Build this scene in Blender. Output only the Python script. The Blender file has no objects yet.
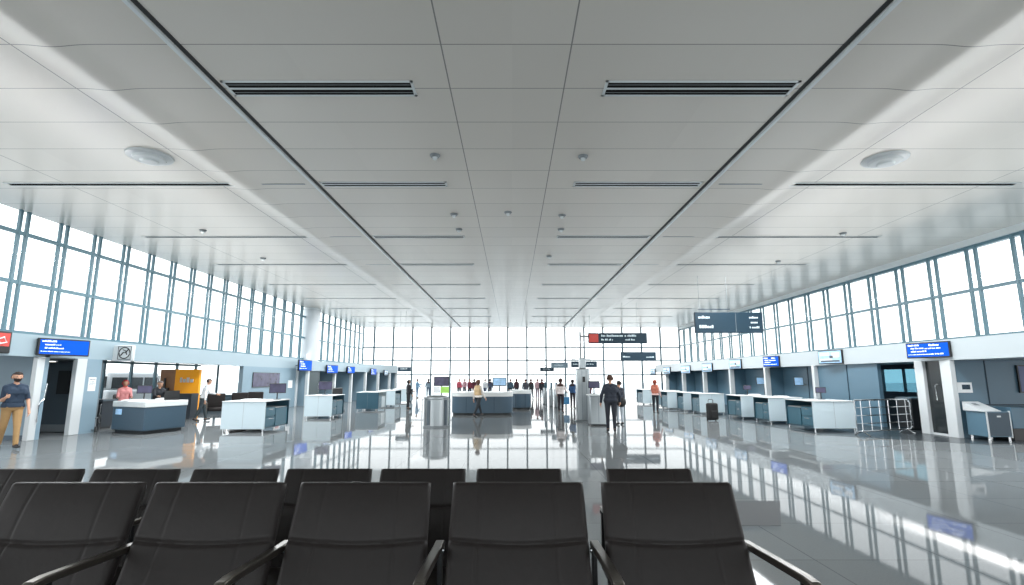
import bpy, math, random
import numpy as np
from mathutils import Vector, Matrix

random.seed(7)
sc = bpy.context.scene
COL = sc.collection
PI = math.pi
R = math.radians

# ------------------------------------------------------------------ camera
F, CX, CY, HOR, H = 525.0, 512.0, 292.5, 378.0, 1.6
TH = math.atan((HOR - CY) / F)
ST, CT = math.sin(TH), math.cos(TH)
cam_d = bpy.data.cameras.new('camera')
cam = bpy.data.objects.new('camera', cam_d)
COL.objects.link(cam)
cam.location = (0, 0, H)
cam.rotation_euler = (PI / 2 + TH, 0, 0)
cam_d.sensor_width = 36
cam_d.lens = F / 1024 * 36
cam_d.clip_end = 500
sc.camera = cam


def ray(px, py):
    u, v = (px - CX) / F, (CY - py) / F
    return u, CT - v * ST, ST + v * CT


def at(px, py, z=0.0):
    """point of the plane Z=z seen at a pixel"""
    a, b, c = ray(px, py)
    t = (z - H) / c
    return Vector((a * t, b * t, z))


def atY(px, py, Y):
    a, b, c = ray(px, py)
    t = Y / b
    return Vector((a * t, Y, H + c * t))


def atX(px, py, X):
    a, b, c = ray(px, py)
    t = X / a
    return Vector((X, b * t, H + c * t))


# ------------------------------------------------------------------ materials
MAT = {}


def srgb(r, g, b):
    f = lambda c: (c / 255 / 12.92) if c / 255 <= .04045 else ((c / 255 + .055) / 1.055) ** 2.4
    return (f(r), f(g), f(b), 1)


def mat(name, col, rough=.5, metal=0., spec=.5, emit=0., noise=0., nscale=8., bump=0., coat=0.):
    if name in MAT:
        return MAT[name]
    m = bpy.data.materials.new(name)
    m.use_nodes = True
    nt = m.node_tree
    b = nt.nodes['Principled BSDF']
    c = srgb(*col)
    b.inputs['Base Color'].default_value = c
    b.inputs['Roughness'].default_value = rough
    b.inputs['Metallic'].default_value = metal
    b.inputs['Specular IOR Level'].default_value = spec
    b.inputs['Coat Weight'].default_value = coat
    if emit:
        b.inputs['Emission Color'].default_value = c
        b.inputs['Emission Strength'].default_value = emit
    if noise or bump:
        tc = nt.nodes.new('ShaderNodeTexCoord')
        n = nt.nodes.new('ShaderNodeTexNoise')
        n.inputs['Scale'].default_value = nscale
        n.inputs['Detail'].default_value = 4
        nt.links.new(tc.outputs['Object'], n.inputs['Vector'])
        if noise:
            mx = nt.nodes.new('ShaderNodeMix')
            mx.data_type = 'RGBA'
            mx.inputs[6].default_value = tuple(max(0, x * (1 - noise)) for x in c[:3]) + (1,)
            mx.inputs[7].default_value = tuple(min(1, x * (1 + noise)) for x in c[:3]) + (1,)
            nt.links.new(n.outputs['Fac'], mx.inputs[0])
            nt.links.new(mx.outputs[2], b.inputs['Base Color'])
            if emit:
                nt.links.new(mx.outputs[2], b.inputs['Emission Color'])
        if bump:
            bp = nt.nodes.new('ShaderNodeBump')
            bp.inputs['Strength'].default_value = bump
            bp.inputs['Distance'].default_value = .01
            nt.links.new(n.outputs['Fac'], bp.inputs['Height'])
            nt.links.new(bp.outputs['Normal'], b.inputs['Normal'])
    MAT[name] = m
    return m


def grid_mat(name, col, joint, sx, sy, ox, oy, w, rough, spec=.5, speck=0., xs=None, rvar=0., coat=0.):
    """surface with joint lines every sx / sy metres (object space); xs = explicit joints across x"""
    m = bpy.data.materials.new(name)
    m.use_nodes = True
    nt = m.node_tree
    N, L = nt.nodes, nt.links
    b = N['Principled BSDF']
    tc = N.new('ShaderNodeTexCoord')
    sp = N.new('ShaderNodeSeparateXYZ')
    L.new(tc.outputs['Object'], sp.inputs[0])

    def math_(op, a, bb=None, c=None):
        n = N.new('ShaderNodeMath')
        n.operation = op
        for i, v in enumerate((a, bb, c)):
            if v is None:
                continue
            if isinstance(v, (int, float)):
                n.inputs[i].default_value = v
            else:
                L.new(v, n.inputs[i])
        return n.outputs[0]

    def line(o, step, off, ww):
        q = math_('FRACT', math_('DIVIDE', math_('ADD', o, 1000 * step - off), step))
        d = math_('ABSOLUTE', math_('SUBTRACT', q, .5))
        return math_('GREATER_THAN', d, .5 - ww / step / 2)
    fac = line(sp.outputs[1], sy, oy, w)
    if xs:
        for x0 in xs:
            d = math_('ABSOLUTE', math_('SUBTRACT', sp.outputs[0], x0))
            fac = math_('MAXIMUM', fac, math_('LESS_THAN', d, w * .6))
    else:
        fac = math_('MAXIMUM', fac, line(sp.outputs[0], sx, ox, w))
    mx = N.new('ShaderNodeMix')
    mx.data_type = 'RGBA'
    c = srgb(*col)
    mx.inputs[6].default_value = c
    mx.inputs[7].default_value = srgb(*joint)
    L.new(fac, mx.inputs[0])
    if speck or rvar:
        n = N.new('ShaderNodeTexNoise')
        n.inputs['Scale'].default_value = 60 if speck else 2
        n.inputs['Detail'].default_value = 5
        L.new(tc.outputs['Object'], n.inputs['Vector'])
        # each tile / panel a slightly different tone
        cell = N.new('ShaderNodeTexWhiteNoise')
        cv = N.new('ShaderNodeCombineXYZ')
        L.new(math_('FLOOR', math_('DIVIDE', math_('ADD', sp.outputs[0], 1000 * sx - ox), sx)), cv.inputs[0])
        L.new(math_('FLOOR', math_('DIVIDE', math_('ADD', sp.outputs[1], 1000 * sy - oy), sy)), cv.inputs[1])
        L.new(cv.outputs[0], cell.inputs['Vector'])
        k = math_('ADD', math_('MULTIPLY', n.outputs['Fac'], speck), math_('MULTIPLY', cell.outputs['Value'], rvar))
        k = math_('ADD', k, 1 - speck * .5 - rvar * .5)
        m2 = N.new('ShaderNodeMix')
        m2.data_type = 'RGBA'
        m2.blend_type = 'MULTIPLY'
        m2.inputs[0].default_value = 1
        m2.inputs[6].default_value = c
        L.new(k, m2.inputs[7])
        L.new(m2.outputs[2], mx.inputs[6])
    L.new(mx.outputs[2], b.inputs['Base Color'])
    b.inputs['Roughness'].default_value = rough
    b.inputs['Specular IOR Level'].default_value = spec
    b.inputs['Coat Weight'].default_value = coat
    b.inputs['Coat Roughness'].default_value = .03
    MAT[name] = m
    return m


def glass_mat(name, tint, refl):
    m = bpy.data.materials.new(name)
    m.use_nodes = True
    nt = m.node_tree
    N, L = nt.nodes, nt.links
    N.remove(N['Principled BSDF'])
    t = N.new('ShaderNodeBsdfTransparent')
    t.inputs[0].default_value = srgb(*tint)
    g = N.new('ShaderNodeBsdfGlossy')
    g.inputs['Roughness'].default_value = .02
    mx = N.new('ShaderNodeMixShader')
    mx.inputs[0].default_value = refl
    L.new(t.outputs[0], mx.inputs[1])
    L.new(g.outputs[0], mx.inputs[2])
    L.new(mx.outputs[0], N['Material Output'].inputs[0])
    MAT[name] = m
    return m


def polish(m, f0, power, amount, rough):
    """mirror polish over the base shader, growing towards grazing view"""
    nt = m.node_tree
    N, L = nt.nodes, nt.links
    b = N['Principled BSDF']
    lw = N.new('ShaderNodeLayerWeight')
    lw.inputs[0].default_value = .5
    pw = N.new('ShaderNodeMath'); pw.operation = 'POWER'
    L.new(lw.outputs['Facing'], pw.inputs[0]); pw.inputs[1].default_value = power
    ma = N.new('ShaderNodeMath'); ma.operation = 'MULTIPLY_ADD'
    L.new(pw.outputs[0], ma.inputs[0]); ma.inputs[1].default_value = amount; ma.inputs[2].default_value = f0
    g = N.new('ShaderNodeBsdfGlossy')
    g.inputs['Roughness'].default_value = rough
    mx = N.new('ShaderNodeMixShader')
    L.new(ma.outputs[0], mx.inputs[0]); L.new(b.outputs[0], mx.inputs[1]); L.new(g.outputs[0], mx.inputs[2])
    L.new(mx.outputs[0], N['Material Output'].inputs[0])


CEILZ = 5.9
M_floor = grid_mat('polished_granite', (126, 131, 133), (100, 104, 106), 1.2, 1.2, .3, .2, .012, .04, .0, .25, None, .10)
polish(M_floor, .006, 6.2, .9, .035)
M_carpet = mat('dark_carpet', (52, 58, 62), .25, noise=.2, nscale=40)
M_ceil = grid_mat('ceiling_panels', (218, 212, 204), (142, 140, 136), 3., 1.055, 0, 7.3, .016, .27, .5, 0, [-.93, .78, -6.55, -10, 6.75, 10.6], .05)
M_slit = mat('black_gap', (28, 28, 29), .6)
M_whitemetal = mat('white_metal', (215, 220, 222), .35)
M_header = mat('fascia_paint', (178, 187, 191), .35, noise=.03, nscale=.7)
M_headerL = mat('fascia_paint_cool', (150, 168, 177), .35, noise=.03, nscale=.7)
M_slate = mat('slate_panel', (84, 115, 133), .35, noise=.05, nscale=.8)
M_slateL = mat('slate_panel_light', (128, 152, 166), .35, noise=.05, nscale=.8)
M_dark = mat('dark_door_paint', (78, 90, 98), .3)
M_frame = mat('mullion_paint', (84, 118, 130), .35)
M_frame_far = mat('mullion_paint_pale', (70, 96, 108), .35)
M_post = mat('white_post', (204, 209, 211), .3)
M_desk = mat('white_laminate', (196, 212, 219), .3, noise=.02, nscale=2)
M_top = mat('pale_worktop', (222, 226, 226), .25)
M_teal = mat('teal_laminate', (52, 108, 128), .35)
M_teal2 = mat('dark_teal_laminate', (46, 82, 98), .35)
M_navy = mat('blue_grey_laminate', (62, 84, 100), .35, noise=.04, nscale=3)
M_steel = mat('brushed_steel', (158, 164, 167), .3, 1., noise=.05, nscale=30)
M_chrome = mat('chrome', (215, 218, 220), .12, 1.)
M_black = mat('black_plastic', (24, 26, 28), .35)
M_leather = mat('black_leather', (38, 34, 33), .46, spec=.22, noise=.12, nscale=25, bump=.12)
M_arm = mat('dark_arm_metal', (105, 100, 94), .28, .85)
M_pipe = mat('piping_highlight', (160, 142, 128), .4)
M_white = mat('white_paper', (232, 234, 235), .6)
M_signd = mat('sign_slate', (34, 56, 70), .4, spec=.25)
M_blue = mat('blue_screen', (2, 74, 178), .3, spec=.1, emit=.55)
M_pale = mat('pale_screen', (140, 175, 205), .25, emit=.55, noise=.5, nscale=5)
M_pic = mat('picture_screen', (62, 60, 84), .25, emit=.15, noise=.9, nscale=3)
M_ink = mat('screen_lettering', (225, 235, 255), .5, emit=.8)
M_signtxt = mat('sign_lettering', (205, 220, 226), .5, emit=.25)
M_red = mat('red_sign', (200, 70, 62), .4)
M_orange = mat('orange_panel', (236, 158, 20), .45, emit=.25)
M_wood = mat('tan_wood_panel', (176, 128, 92), .5, noise=.15, nscale=6)
M_apron = mat('pale_concrete', (205, 208, 208), .9, noise=.05, nscale=.2)
M_pink = mat('pale_pink_cladding', (236, 214, 216), .8)
M_green = mat('lime_display', (150, 200, 90), .4, emit=.3)
M_glass = glass_mat('clear_glazing', (250, 252, 252), .03)
M_glassT = glass_mat('tinted_glazing', (150, 184, 194), .1)
M_lamp = mat('lamp_diffuser', (214, 218, 219), .4)
M_grey = mat('grey_plastic', (120, 126, 130), .4)
M_vent = mat('vent_inside', (24, 23, 22), .8, spec=.1)


# ------------------------------------------------------------------ mesh builder
class MB:
    def __init__(self):
        self.v, self.f = [], []

    def add(self, vs, fs):
        o = len(self.v)
        self.v += [tuple(p) for p in vs]
        self.f += [tuple(i + o for i in f) for f in fs]
        return self

    def box(self, a, b, M=None):
        x0, y0, z0 = [min(p, q) for p, q in zip(a, b)]
        x1, y1, z1 = [max(p, q) for p, q in zip(a, b)]
        vs = [Vector(p) for p in ((x0, y0, z0), (x1, y0, z0), (x1, y1, z0), (x0, y1, z0),
                                  (x0, y0, z1), (x1, y0, z1), (x1, y1, z1), (x0, y1, z1))]
        if M is not None:
            vs = [M @ p for p in vs]
        return self.add(vs, [(0, 3, 2, 1), (4, 5, 6, 7), (0, 1, 5, 4), (1, 2, 6, 5), (2, 3, 7, 6), (3, 0, 4, 7)])

    def prism(self, poly, z0, z1):
        n = len(poly)
        vs = [(x, y, z0) for x, y in poly] + [(x, y, z1) for x, y in poly]
        fs = [tuple(range(n - 1, -1, -1)), tuple(range(n, 2 * n))]
        fs += [(i, (i + 1) % n, n + (i + 1) % n, n + i) for i in range(n)]
        return self.add(vs, fs)

    def cyl(self, p0, p1, r0, r1=None, n=16):
        r1 = r0 if r1 is None else r1
        p0, p1 = Vector(p0), Vector(p1)
        d = (p1 - p0).normalized()
        a = d.orthogonal().normalized()
        b = d.cross(a)
        vs = []
        for p, r in ((p0, r0), (p1, r1)):
            vs += [p + (a * math.cos(2 * PI * i / n) + b * math.sin(2 * PI * i / n)) * r for i in range(n)]
        fs = [tuple(range(n - 1, -1, -1)), tuple(range(n, 2 * n))]
        fs += [(i, (i + 1) % n, n + (i + 1) % n, n + i) for i in range(n)]
        return self.add(vs, fs)

    def tube(self, pts, r, n=8, closed=False):
        pts = [Vector(p) for p in pts]
        rings = []
        up = Vector((0, 0, 1))
        m = len(pts)
        for i, p in enumerate(pts):
            if closed:
                d = pts[(i + 1) % m] - pts[i - 1]
            else:
                d = pts[min(i + 1, m - 1)] - pts[max(i - 1, 0)]
            d.normalize()
            a = d.cross(up)
            if a.length < .05:
                a = d.cross(Vector((1, 0, 0)))
            a.normalize()
            b = a.cross(d)
            rings.append([p + (a * math.cos(2 * PI * k / n) + b * math.sin(2 * PI * k / n)) * r for k in range(n)])
        vs = [q for rg in rings for q in rg]
        fs = []
        for i in range(m if closed else m - 1):
            j = (i + 1) % m
            fs += [(i * n + k, i * n + (k + 1) % n, j * n + (k + 1) % n, j * n + k) for k in range(n)]
        if not closed:
            fs += [tuple(range(n - 1, -1, -1)), tuple((m - 1) * n + k for k in range(n))]
        return self.add(vs, fs)

    def lathe(self, prof, c=(0, 0, 0), n=32):
        cx, cy, cz = c
        vs = [(cx + r * math.cos(2 * PI * i / n), cy + r * math.sin(2 * PI * i / n), cz + z) for r, z in prof for i in range(n)]
        fs = []
        for j in range(len(prof) - 1):
            fs += [(j * n + i, j * n + (i + 1) % n, (j + 1) * n + (i + 1) % n, (j + 1) * n + i) for i in range(n)]
        fs += [tuple(range(n - 1, -1, -1)), tuple((len(prof) - 1) * n + i for i in range(n))]
        return self.add(vs, fs)

    def sphere(self, c, r, sq=(1, 1, 1), n=12):
        vs, fs = [], []
        k = n // 2
        for j in range(1, k):
            t = PI * j / k
            vs += [(c[0] + r * sq[0] * math.sin(t) * math.cos(2 * PI * i / n), c[1] + r * sq[1] * math.sin(t) * math.sin(2 * PI * i / n), c[2] + r * sq[2] * math.cos(t)) for i in range(n)]
        for j in range(k - 2):
            fs += [(j * n + i, (j + 1) * n + i, (j + 1) * n + (i + 1) % n, j * n + (i + 1) % n) for i in range(n)]
        vs += [(c[0], c[1], c[2] + r * sq[2]), (c[0], c[1], c[2] - r * sq[2])]
        m = len(vs)
        fs += [(i, (i + 1) % n, m - 2) for i in range(n)]
        fs += [((k - 2) * n + (i + 1) % n, (k - 2) * n + i, m - 1) for i in range(n)]
        return self.add(vs, fs)

    def build(self, name, m, parent=None, bevel=0., smooth=False, seg=2):
        me = bpy.data.meshes.new(name)
        me.from_pydata(self.v, [], self.f)
        me.validate()
        me.materials.append(m)
        o = bpy.data.objects.new(name, me)
        COL.objects.link(o)
        if parent is not None:
            o.parent = parent
        if smooth:
            me.polygons.foreach_set('use_smooth', [True] * len(me.polygons))
        if bevel:
            md = o.modifiers.new('bevel', 'BEVEL')
            md.width = bevel
            md.segments = seg
            md.limit_method = 'ANGLE'
        if smooth or bevel:
            try:
                me.set_sharp_from_angle(angle=R(40))
                me.polygons.foreach_set('use_smooth', [True] * len(me.polygons))
            except Exception:
                pass
        return o


def tag(o, label, cat, group=None, kind=None):
    o['label'] = label
    o['category'] = cat
    if group:
        o['group'] = group
    if kind:
        o['kind'] = kind
    return o


def struct(o):
    o['kind'] = 'structure'
    return o


def thing(name, label, cat, loc=(0, 0, 0), rz=0., group=None):
    o = bpy.data.objects.new(name, None)
    COL.objects.link(o)
    o.location = loc
    o.rotation_euler = (0, 0, rz)
    return tag(o, label, cat, group)


def dup(root, loc, rz=None, label=None, scale=None):
    r = root.copy()
    COL.objects.link(r)
    r.location = loc
    if rz is not None:
        r.rotation_euler = (0, 0, rz)
    if label:
        r['label'] = label
    if scale:
        r.scale = (scale,) * 3
    for ch in list(root.children):
        c = ch.copy()
        COL.objects.link(c)
        c.parent = r
        for g in list(ch.children):
            d = g.copy()
            COL.objects.link(d)
            d.parent = c
    return r


def words(mb, o, rt, up, n, h, rows, width, rnd, th=.004):
    """lines of tiny letter blocks: o = top left, rt/up = unit vectors"""
    o, rt, up = Vector(o), Vector(rt), Vector(up)
    nr = rt.cross(up)
    M = Matrix((rt, nr, up)).transposed().to_4x4()
    for (dx, dz, w, hh) in rows:
        x = dx
        while x < dx + w:
            lw = hh * rnd.uniform(.35, .75)
            lh = hh * rnd.choice((.7, .7, 1))
            M2 = Matrix.Translation(o) @ M
            mb.box((x, -th, -dz - hh), (x + lw, th, -dz - hh + lh), M2)
            x += lw + hh * (.18 if rnd.random() < .82 else .7)
    return mb


# ------------------------------------------------------------------ setting
XL, XR, YB = -12.7, 14.4, 45.0
o = MB().box((-34, -4, -.2), (34, YB + .3, 0)).build('floor', M_floor); struct(o)
o = MB().prism([(8.2, 44.8), (8.5, 20), (8.8, 15.4), (11.4, 13.3), (17, 13.2), (17, 44.8)], .0, .004).build('floor', M_carpet); struct(o)
# inset plate in the floor
pl4 = [at(781, 526), at(780, 501), at(729, 501), at(729, 526)]
o = MB().prism([(q.x, q.y) for q in pl4[::-1]], 0, .003).build('floor_plate', mat('floor_plate', (78, 82, 85), .6, spec=.1))
tag(o, 'dark square plate set in the polished floor right of the chairs', 'floor plate')


def ceil_prof():
    xs, zs = [], []
    x = XL - .1
    while x <= XR + .13:
        z = 0
        for s in (-1, 1):
            d = (x * s - 6.0)
            z += -.035 * math.exp(-(d / .27) ** 2)
        xs.append(x); zs.append(z)
        x += .05
    return xs, zs


xs, zs = ceil_prof()
mb = MB()
Y0, Y1 = -6, YB + .4
vs = [(x, Y0, CEILZ + z) for x, z in zip(xs, zs)] + [(x, Y1, CEILZ + z) for x, z in zip(xs, zs)]
n = len(xs)
fs = [(i, n + i, n + i + 1, i + 1) for i in range(n - 1)]
vs += [(x, Y0, CEILZ + .3) for x in xs] + [(x, Y1, CEILZ + .3) for x in xs]
fs += [(2 * n + i, 2 * n + i + 1, 3 * n + i + 1, 3 * n + i) for i in range(n - 1)]
mb.add(vs, fs)
o = mb.build('ceiling', M_ceil, smooth=True); struct(o)
for i, s in enumerate((-1, 1)):
    o = MB().box((s * 4.36 - .035, -4, CEILZ - .006), (s * 4.36 + .035, YB, CEILZ + .02)).build('trim_%d' % (i + 1), M_slit); struct(o)
    o = MB().box((s * 4.44 - .03, -4, CEILZ - .035), (s * 4.44 + .03, YB, CEILZ + .02)).build('trim_%d' % (i + 3), M_whitemetal); struct(o)

def curtain(name, plane, X, a0, a1, z0, z1, us, hz, w, d, m, gap=0, gm=None):
    """mullions of a curtain wall; plane 'x' (wall along Y at X) or 'y' (wall along X at Y)"""
    mb, gl = MB(), MB()

    def bx(mbx, u0, u1, zz0, zz1, dd):
        if plane == 'x':
            mbx.box((X - dd / 2, u0, zz0), (X + dd / 2, u1, zz1))
        else:
            mbx.box((u0, X - dd / 2, zz0), (u1, X + dd / 2, zz1))
    for u in us:
        if a0 <= u <= a1:
            bx(mb, u - w / 2, u + w / 2, z0, z1, d)
            if gap:
                bx(mb, u + gap - w / 2, u + gap + w / 2, z0, z1, d)
    for z in hz:
        bx(mb, a0, a1, z - .05, z + .05, d * .8)
    bx(gl, a0, a1, z0, z1, .02)
    o = mb.build(name, m); struct(o)
    g = gl.build('pane', gm or M_glass, o)
    return o


curtain('window_1', 'x', XL, 4, YB, 2.3, CEILZ, [13.08 - 8 * 1.22 + i * 1.22 for i in range(36)], [2.75, 4.03, 5.3], .075, .07, M_frame, .22)
curtain('window_2', 'x', XR, 4, YB, 2.3, CEILZ - .15, [15.9 - 7 * 1.55 + i * 1.55 for i in range(30)], [2.86, 4.31, 5.66], .085, .08, M_frame, .32)
curtain('window_3', 'y', YB, XL, XR, 0, CEILZ, [-.36 - 7 * 1.63 + i * 1.63 for i in range(18)], [1.87, 3.09, 4.18], .13, .12, M_frame_far)
curtain('window_6', 'y', -6.0, XL - 4, XR + 3, 0, CEILZ, [-16 + i * 1.63 for i in range(21)], [1.2, 3.09, 4.6], .07, .12, M_frame)
o = MB().box((XR - .12, 4, CEILZ - .2), (XR + .5, YB, CEILZ + .05)).build('trim_5', M_whitemetal); struct(o)

# ------- left side: fascia, portal, lounge recess, walls
LX = -12.5
o = MB().box((LX - .35, 6, 2.15), (LX, 30.9, 2.72)).build('trim_6', M_headerL); struct(o)
o = MB().box((-18.4, 6, 2.5), (LX - .3, 30.9, 2.7)).build('ceiling', mat('soffit_paint', (150, 158, 162), .5)); struct(o)
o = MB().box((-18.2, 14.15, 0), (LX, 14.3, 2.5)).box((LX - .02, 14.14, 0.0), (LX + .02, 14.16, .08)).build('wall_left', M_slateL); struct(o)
o = MB().box((-18.2, 14.12, 0), (LX - .01, 14.16, .12)).build('baseboard_left', M_navy); struct(o)
# portal posts and the recessed door
for a, b, nm in ((13.92, 14.14, 'trim_7'), (15.2, 15.55, 'trim_8')):
    o = MB().box((LX - .1, a, 0), (LX + .03, b, 2.15)).build(nm, M_post, bevel=.01); struct(o)
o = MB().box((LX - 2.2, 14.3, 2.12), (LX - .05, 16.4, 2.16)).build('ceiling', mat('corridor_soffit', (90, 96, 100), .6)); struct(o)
o = MB().box((LX - .15, 15.55, 0), (LX, 16.15, 2.15)).build('wall_left', M_slateL); struct(o)
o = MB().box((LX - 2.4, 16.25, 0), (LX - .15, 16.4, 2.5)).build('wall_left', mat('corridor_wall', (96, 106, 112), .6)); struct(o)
dr = struct(MB().box((LX - 1.75, 16.17, .02), (LX - .32, 16.25, 2.08)).build('door_1', M_dark, bevel=.008))
MB().box((LX - 1.28, 16.14, 1.12), (LX - .92, 16.18, 1.82)).build('door_window', M_black, dr)
MB().box((LX - 1.75, 16.13, .02), (LX - .32, 16.17, .22)).build('kick_plate', M_grey, dr)
lt = thing('ceiling_lamp', 'small white strip lamp over the dark recessed door on the left', 'lamp', (LX - 1.0, 15.2, 2.1))
MB().box((-.35, -.12, -.03), (.35, .12, .0)).build('housing', M_whitemetal, lt)
MB().box((-.32, -.1, -.04), (.32, .1, -.03)).build('diffuser', mat('lamp_glow', (255, 250, 240), .5, emit=3), lt)
hd = thing('pull_handle', 'tall steel pull handle on the left jamb of the dark left doorway', 'handle', (LX + .06, 14.1, 0))
MB().tube([(0, 0, .45), (0, 0, .9), (.03, .02, 1.0), (.03, .1, 1.05), (.03, .12, 1.45)], .016).build('bar', M_chrome, hd, smooth=True)
MB().cyl((-.06, 0, .5), (0, 0, .5), .014).build('bracket', M_chrome, hd)
MB().cyl((-.06, .1, 1.25), (.03, .12, 1.25), .012).build('bracket', M_chrome, hd)
nb = thing('notice', 'small white notice on the blue panel beside the left doorway', 'notice', (LX + .006, 15.85, 1.42))
MB().box((-.004, -.14, -.2), (.004, .14, .2)).build('sheet', M_white, nb)
w = MB(); words(w, (.005, -.1, .15), (0, 1, 0), (0, 0, 1), 0, 0, [(0, .0, .2, .03), (0, .07, .16, .02), (0, .11, .2, .02), (0, .15, .12, .02)], 0, random)
w.build('lettering', M_grey, nb)

# lounge glazing to the outside
curtain('window_4', 'x', -18.0, 16.4, 30.6, 0, 2.5, [16.6 + i * 1.7 for i in range(9)], [.05, 2.3], .09, .12, M_frame)
o = MB().box((-18.2, 30.6, 0), (LX - .2, 30.8, .55)).build('wall_left', M_slateL); struct(o)
curtain('window_7', 'y', 30.7, -18, LX - .2, .55, 2.5, [-17 + i * 1.5 for i in range(4)], [.6, 2.4], .09, .1, M_frame)
o = MB().box((LX - .2, 24.7, 0), (LX, 30.9, 2.15)).build('wall_left', mat('grey_blue_panel', (126, 150, 164), .4, noise=.04)); struct(o)
o = MB().box((LX - .21, 30.75, 0), (LX + .05, 31.0, 2.15)).build('trim_9', M_post); struct(o)
# orange and wood feature panels
a = atY(176, 370, 22.0); b = atY(200, 370, 22.0)
op = thing('display_wall', 'bright orange display wall with tan wood strip in the left lounge', 'display wall', (0, 22, 0))
MB().box((a.x, 0, 0), (b.x, .15, 1.95)).build('orange_panel', M_orange, op)
MB().box((a.x - .62, 0, 0), (a.x, .15, 1.95)).build('wood_panel', M_wood, op)
MB().box((a.x - .3, -.5, 0), (b.x + .05, -.02, .98)).build('base_cabinet', mat('dark_blue_black', (36, 44, 52), .4), op)
w = MB(); words(w, (a.x + .22, -.012, 1.62), (1, 0, 0), (0, 0, 1), 0, 0, [(0, 0, .6, .2)], 0, random, .01)
w.build('lettering', M_white, op)
MB().box((a.x - .45, -.12, .9), (a.x - .2, 0, 1.2)).box((a.x - .42, -.06, 1.2), (a.x - .36, 0, 1.6)).build('dispenser', M_black, op)

# far-left booths, a row turning slightly into the hall
B0, B1 = Vector((LX + .55, 31.0, 0)), Vector((-9.6, 44.5, 0))
bd = (B1 - B0).normalized(); bl = (B1 - B0).length
bn = Vector((bd.y, -bd.x, 0))      # towards the hall
BM = Matrix.Translation(B0) @ Matrix((bn, bd, Vector((0, 0, 1)))).transposed().to_4x4()
o = MB().box((-1.4, 0, 2.02), (0, bl, 2.6), BM).build('trim_10', M_headerL); struct(o)
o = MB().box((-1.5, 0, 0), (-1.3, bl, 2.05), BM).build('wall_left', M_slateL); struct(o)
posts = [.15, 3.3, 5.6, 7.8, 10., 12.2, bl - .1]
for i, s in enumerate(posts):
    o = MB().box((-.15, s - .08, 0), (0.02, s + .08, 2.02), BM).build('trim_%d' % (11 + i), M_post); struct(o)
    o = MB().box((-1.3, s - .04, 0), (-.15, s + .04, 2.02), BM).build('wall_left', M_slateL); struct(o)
d2 = struct(MB().box((-.12, .3, 0.01), (-.06, 1.5, 2.0), BM).build('door_2', mat('dark_green_door', (52, 66, 70), .3)))
MB().box((-.06, 1.3, .8), (-.02, 1.34, 1.3), BM).build('door_handle', M_chrome, d2)

# column by the left glazing
cp = atX(312, 330, -11.75)
col = thing('round_column', 'thick white round column rising to the ceiling on the left', 'column', (-12.5, 32.6, 2.6))
MB().lathe([(.5, .0), (.5, CEILZ - 2.6)], n=40).build('shaft', mat('white_column', (190, 196, 200), .4), col, smooth=True)
MB().lathe([(.54, CEILZ - 2.7), (.54, CEILZ - 2.6)], n=40).build('collar', M_whitemetal, col, smooth=True)

# ------- right side
RX = 12.1
o = MB().box((RX, 5, 2.09), (XR - .1, YB - .2, 2.66)).build('trim_20', M_header); struct(o)
o = MB().box((XR - .1, 5, 2.4), (18, 17.6, 2.66)).build('ceiling', M_header); struct(o)
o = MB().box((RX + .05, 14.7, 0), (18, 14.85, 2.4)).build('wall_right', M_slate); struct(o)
sm = atY(987, 380, 14.68).x
o = MB().box((sm - .012, 14.685, .9), (sm + .012, 14.7, 2.09)).box((RX + .3, 14.685, .86), (18, 14.7, .89)).build('trim_21', M_signd); struct(o)
for a, b, nm in ((14.6, 14.95, 'trim_22'), (15.58, 15.9, 'trim_23')):
    o = MB().box((RX - .04, a, 0), (RX + .1, b, 2.09)).build(nm, M_post, bevel=.01); struct(o)
d3 = struct(MB().box((RX + .05, 14.95, .02), (RX + .1, 15.58, 2.09)).build('door_3', mat('black_door', (34, 40, 42), .25)))
MB().tube([(RX + .05, 15.2, .95), (RX - .03, 15.2, .97), (RX - .03, 15.2, 1.4), (RX + .05, 15.2, 1.42)], .013).build('door_handle', M_chrome, d3, smooth=True)
MB().box((RX + .03, 14.95, .0), (RX + .12, 15.58, .06)).build('threshold', M_post, d3)
# opening behind the barrier: tinted window
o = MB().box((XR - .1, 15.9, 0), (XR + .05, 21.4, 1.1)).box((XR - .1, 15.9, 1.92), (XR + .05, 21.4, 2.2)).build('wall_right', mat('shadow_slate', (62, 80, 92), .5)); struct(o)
curtain('window_5', 'x', XR - .02, 15.9, 21.4, 1.1, 1.92, [16.2 + i * 1.1 for i in range(5)], [], .06, .08, M_frame, 0, M_glassT)
o = MB().box((RX + .12, 17.75, 0), (RX + .25, 21.3, 2.09)).build('wall_right', M_slate); struct(o)
o = MB().box((RX + .1, 19.35, 0), (RX + .121, 19.37, 2.09)).build('trim_24', M_signd); struct(o)
pst = [21.3 + 4.1 * i for i in range(6)]
for i, y in enumerate(pst):
    o = MB().box((RX - .03, y - .09, 0), (RX + .2, y + .09, 2.09)).build('trim_%d' % (25 + i), M_post); struct(o)
    o = MB().box((RX + .2, y - .05, 0), (RX + .85, y + .05, 2.09)).build('wall_right', M_slate); struct(o)
    o = MB().box((RX + .83, y + .05, 0), (RX + .95, min(y + 4.05, YB - .2), 2.09)).build('wall_right', M_slate); struct(o)
    o = MB().box((RX + .81, y + 1.9, 0), (RX + .835, y + 1.93, 2.09)).build('trim_%d' % (32 + i), M_signd); struct(o)

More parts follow.
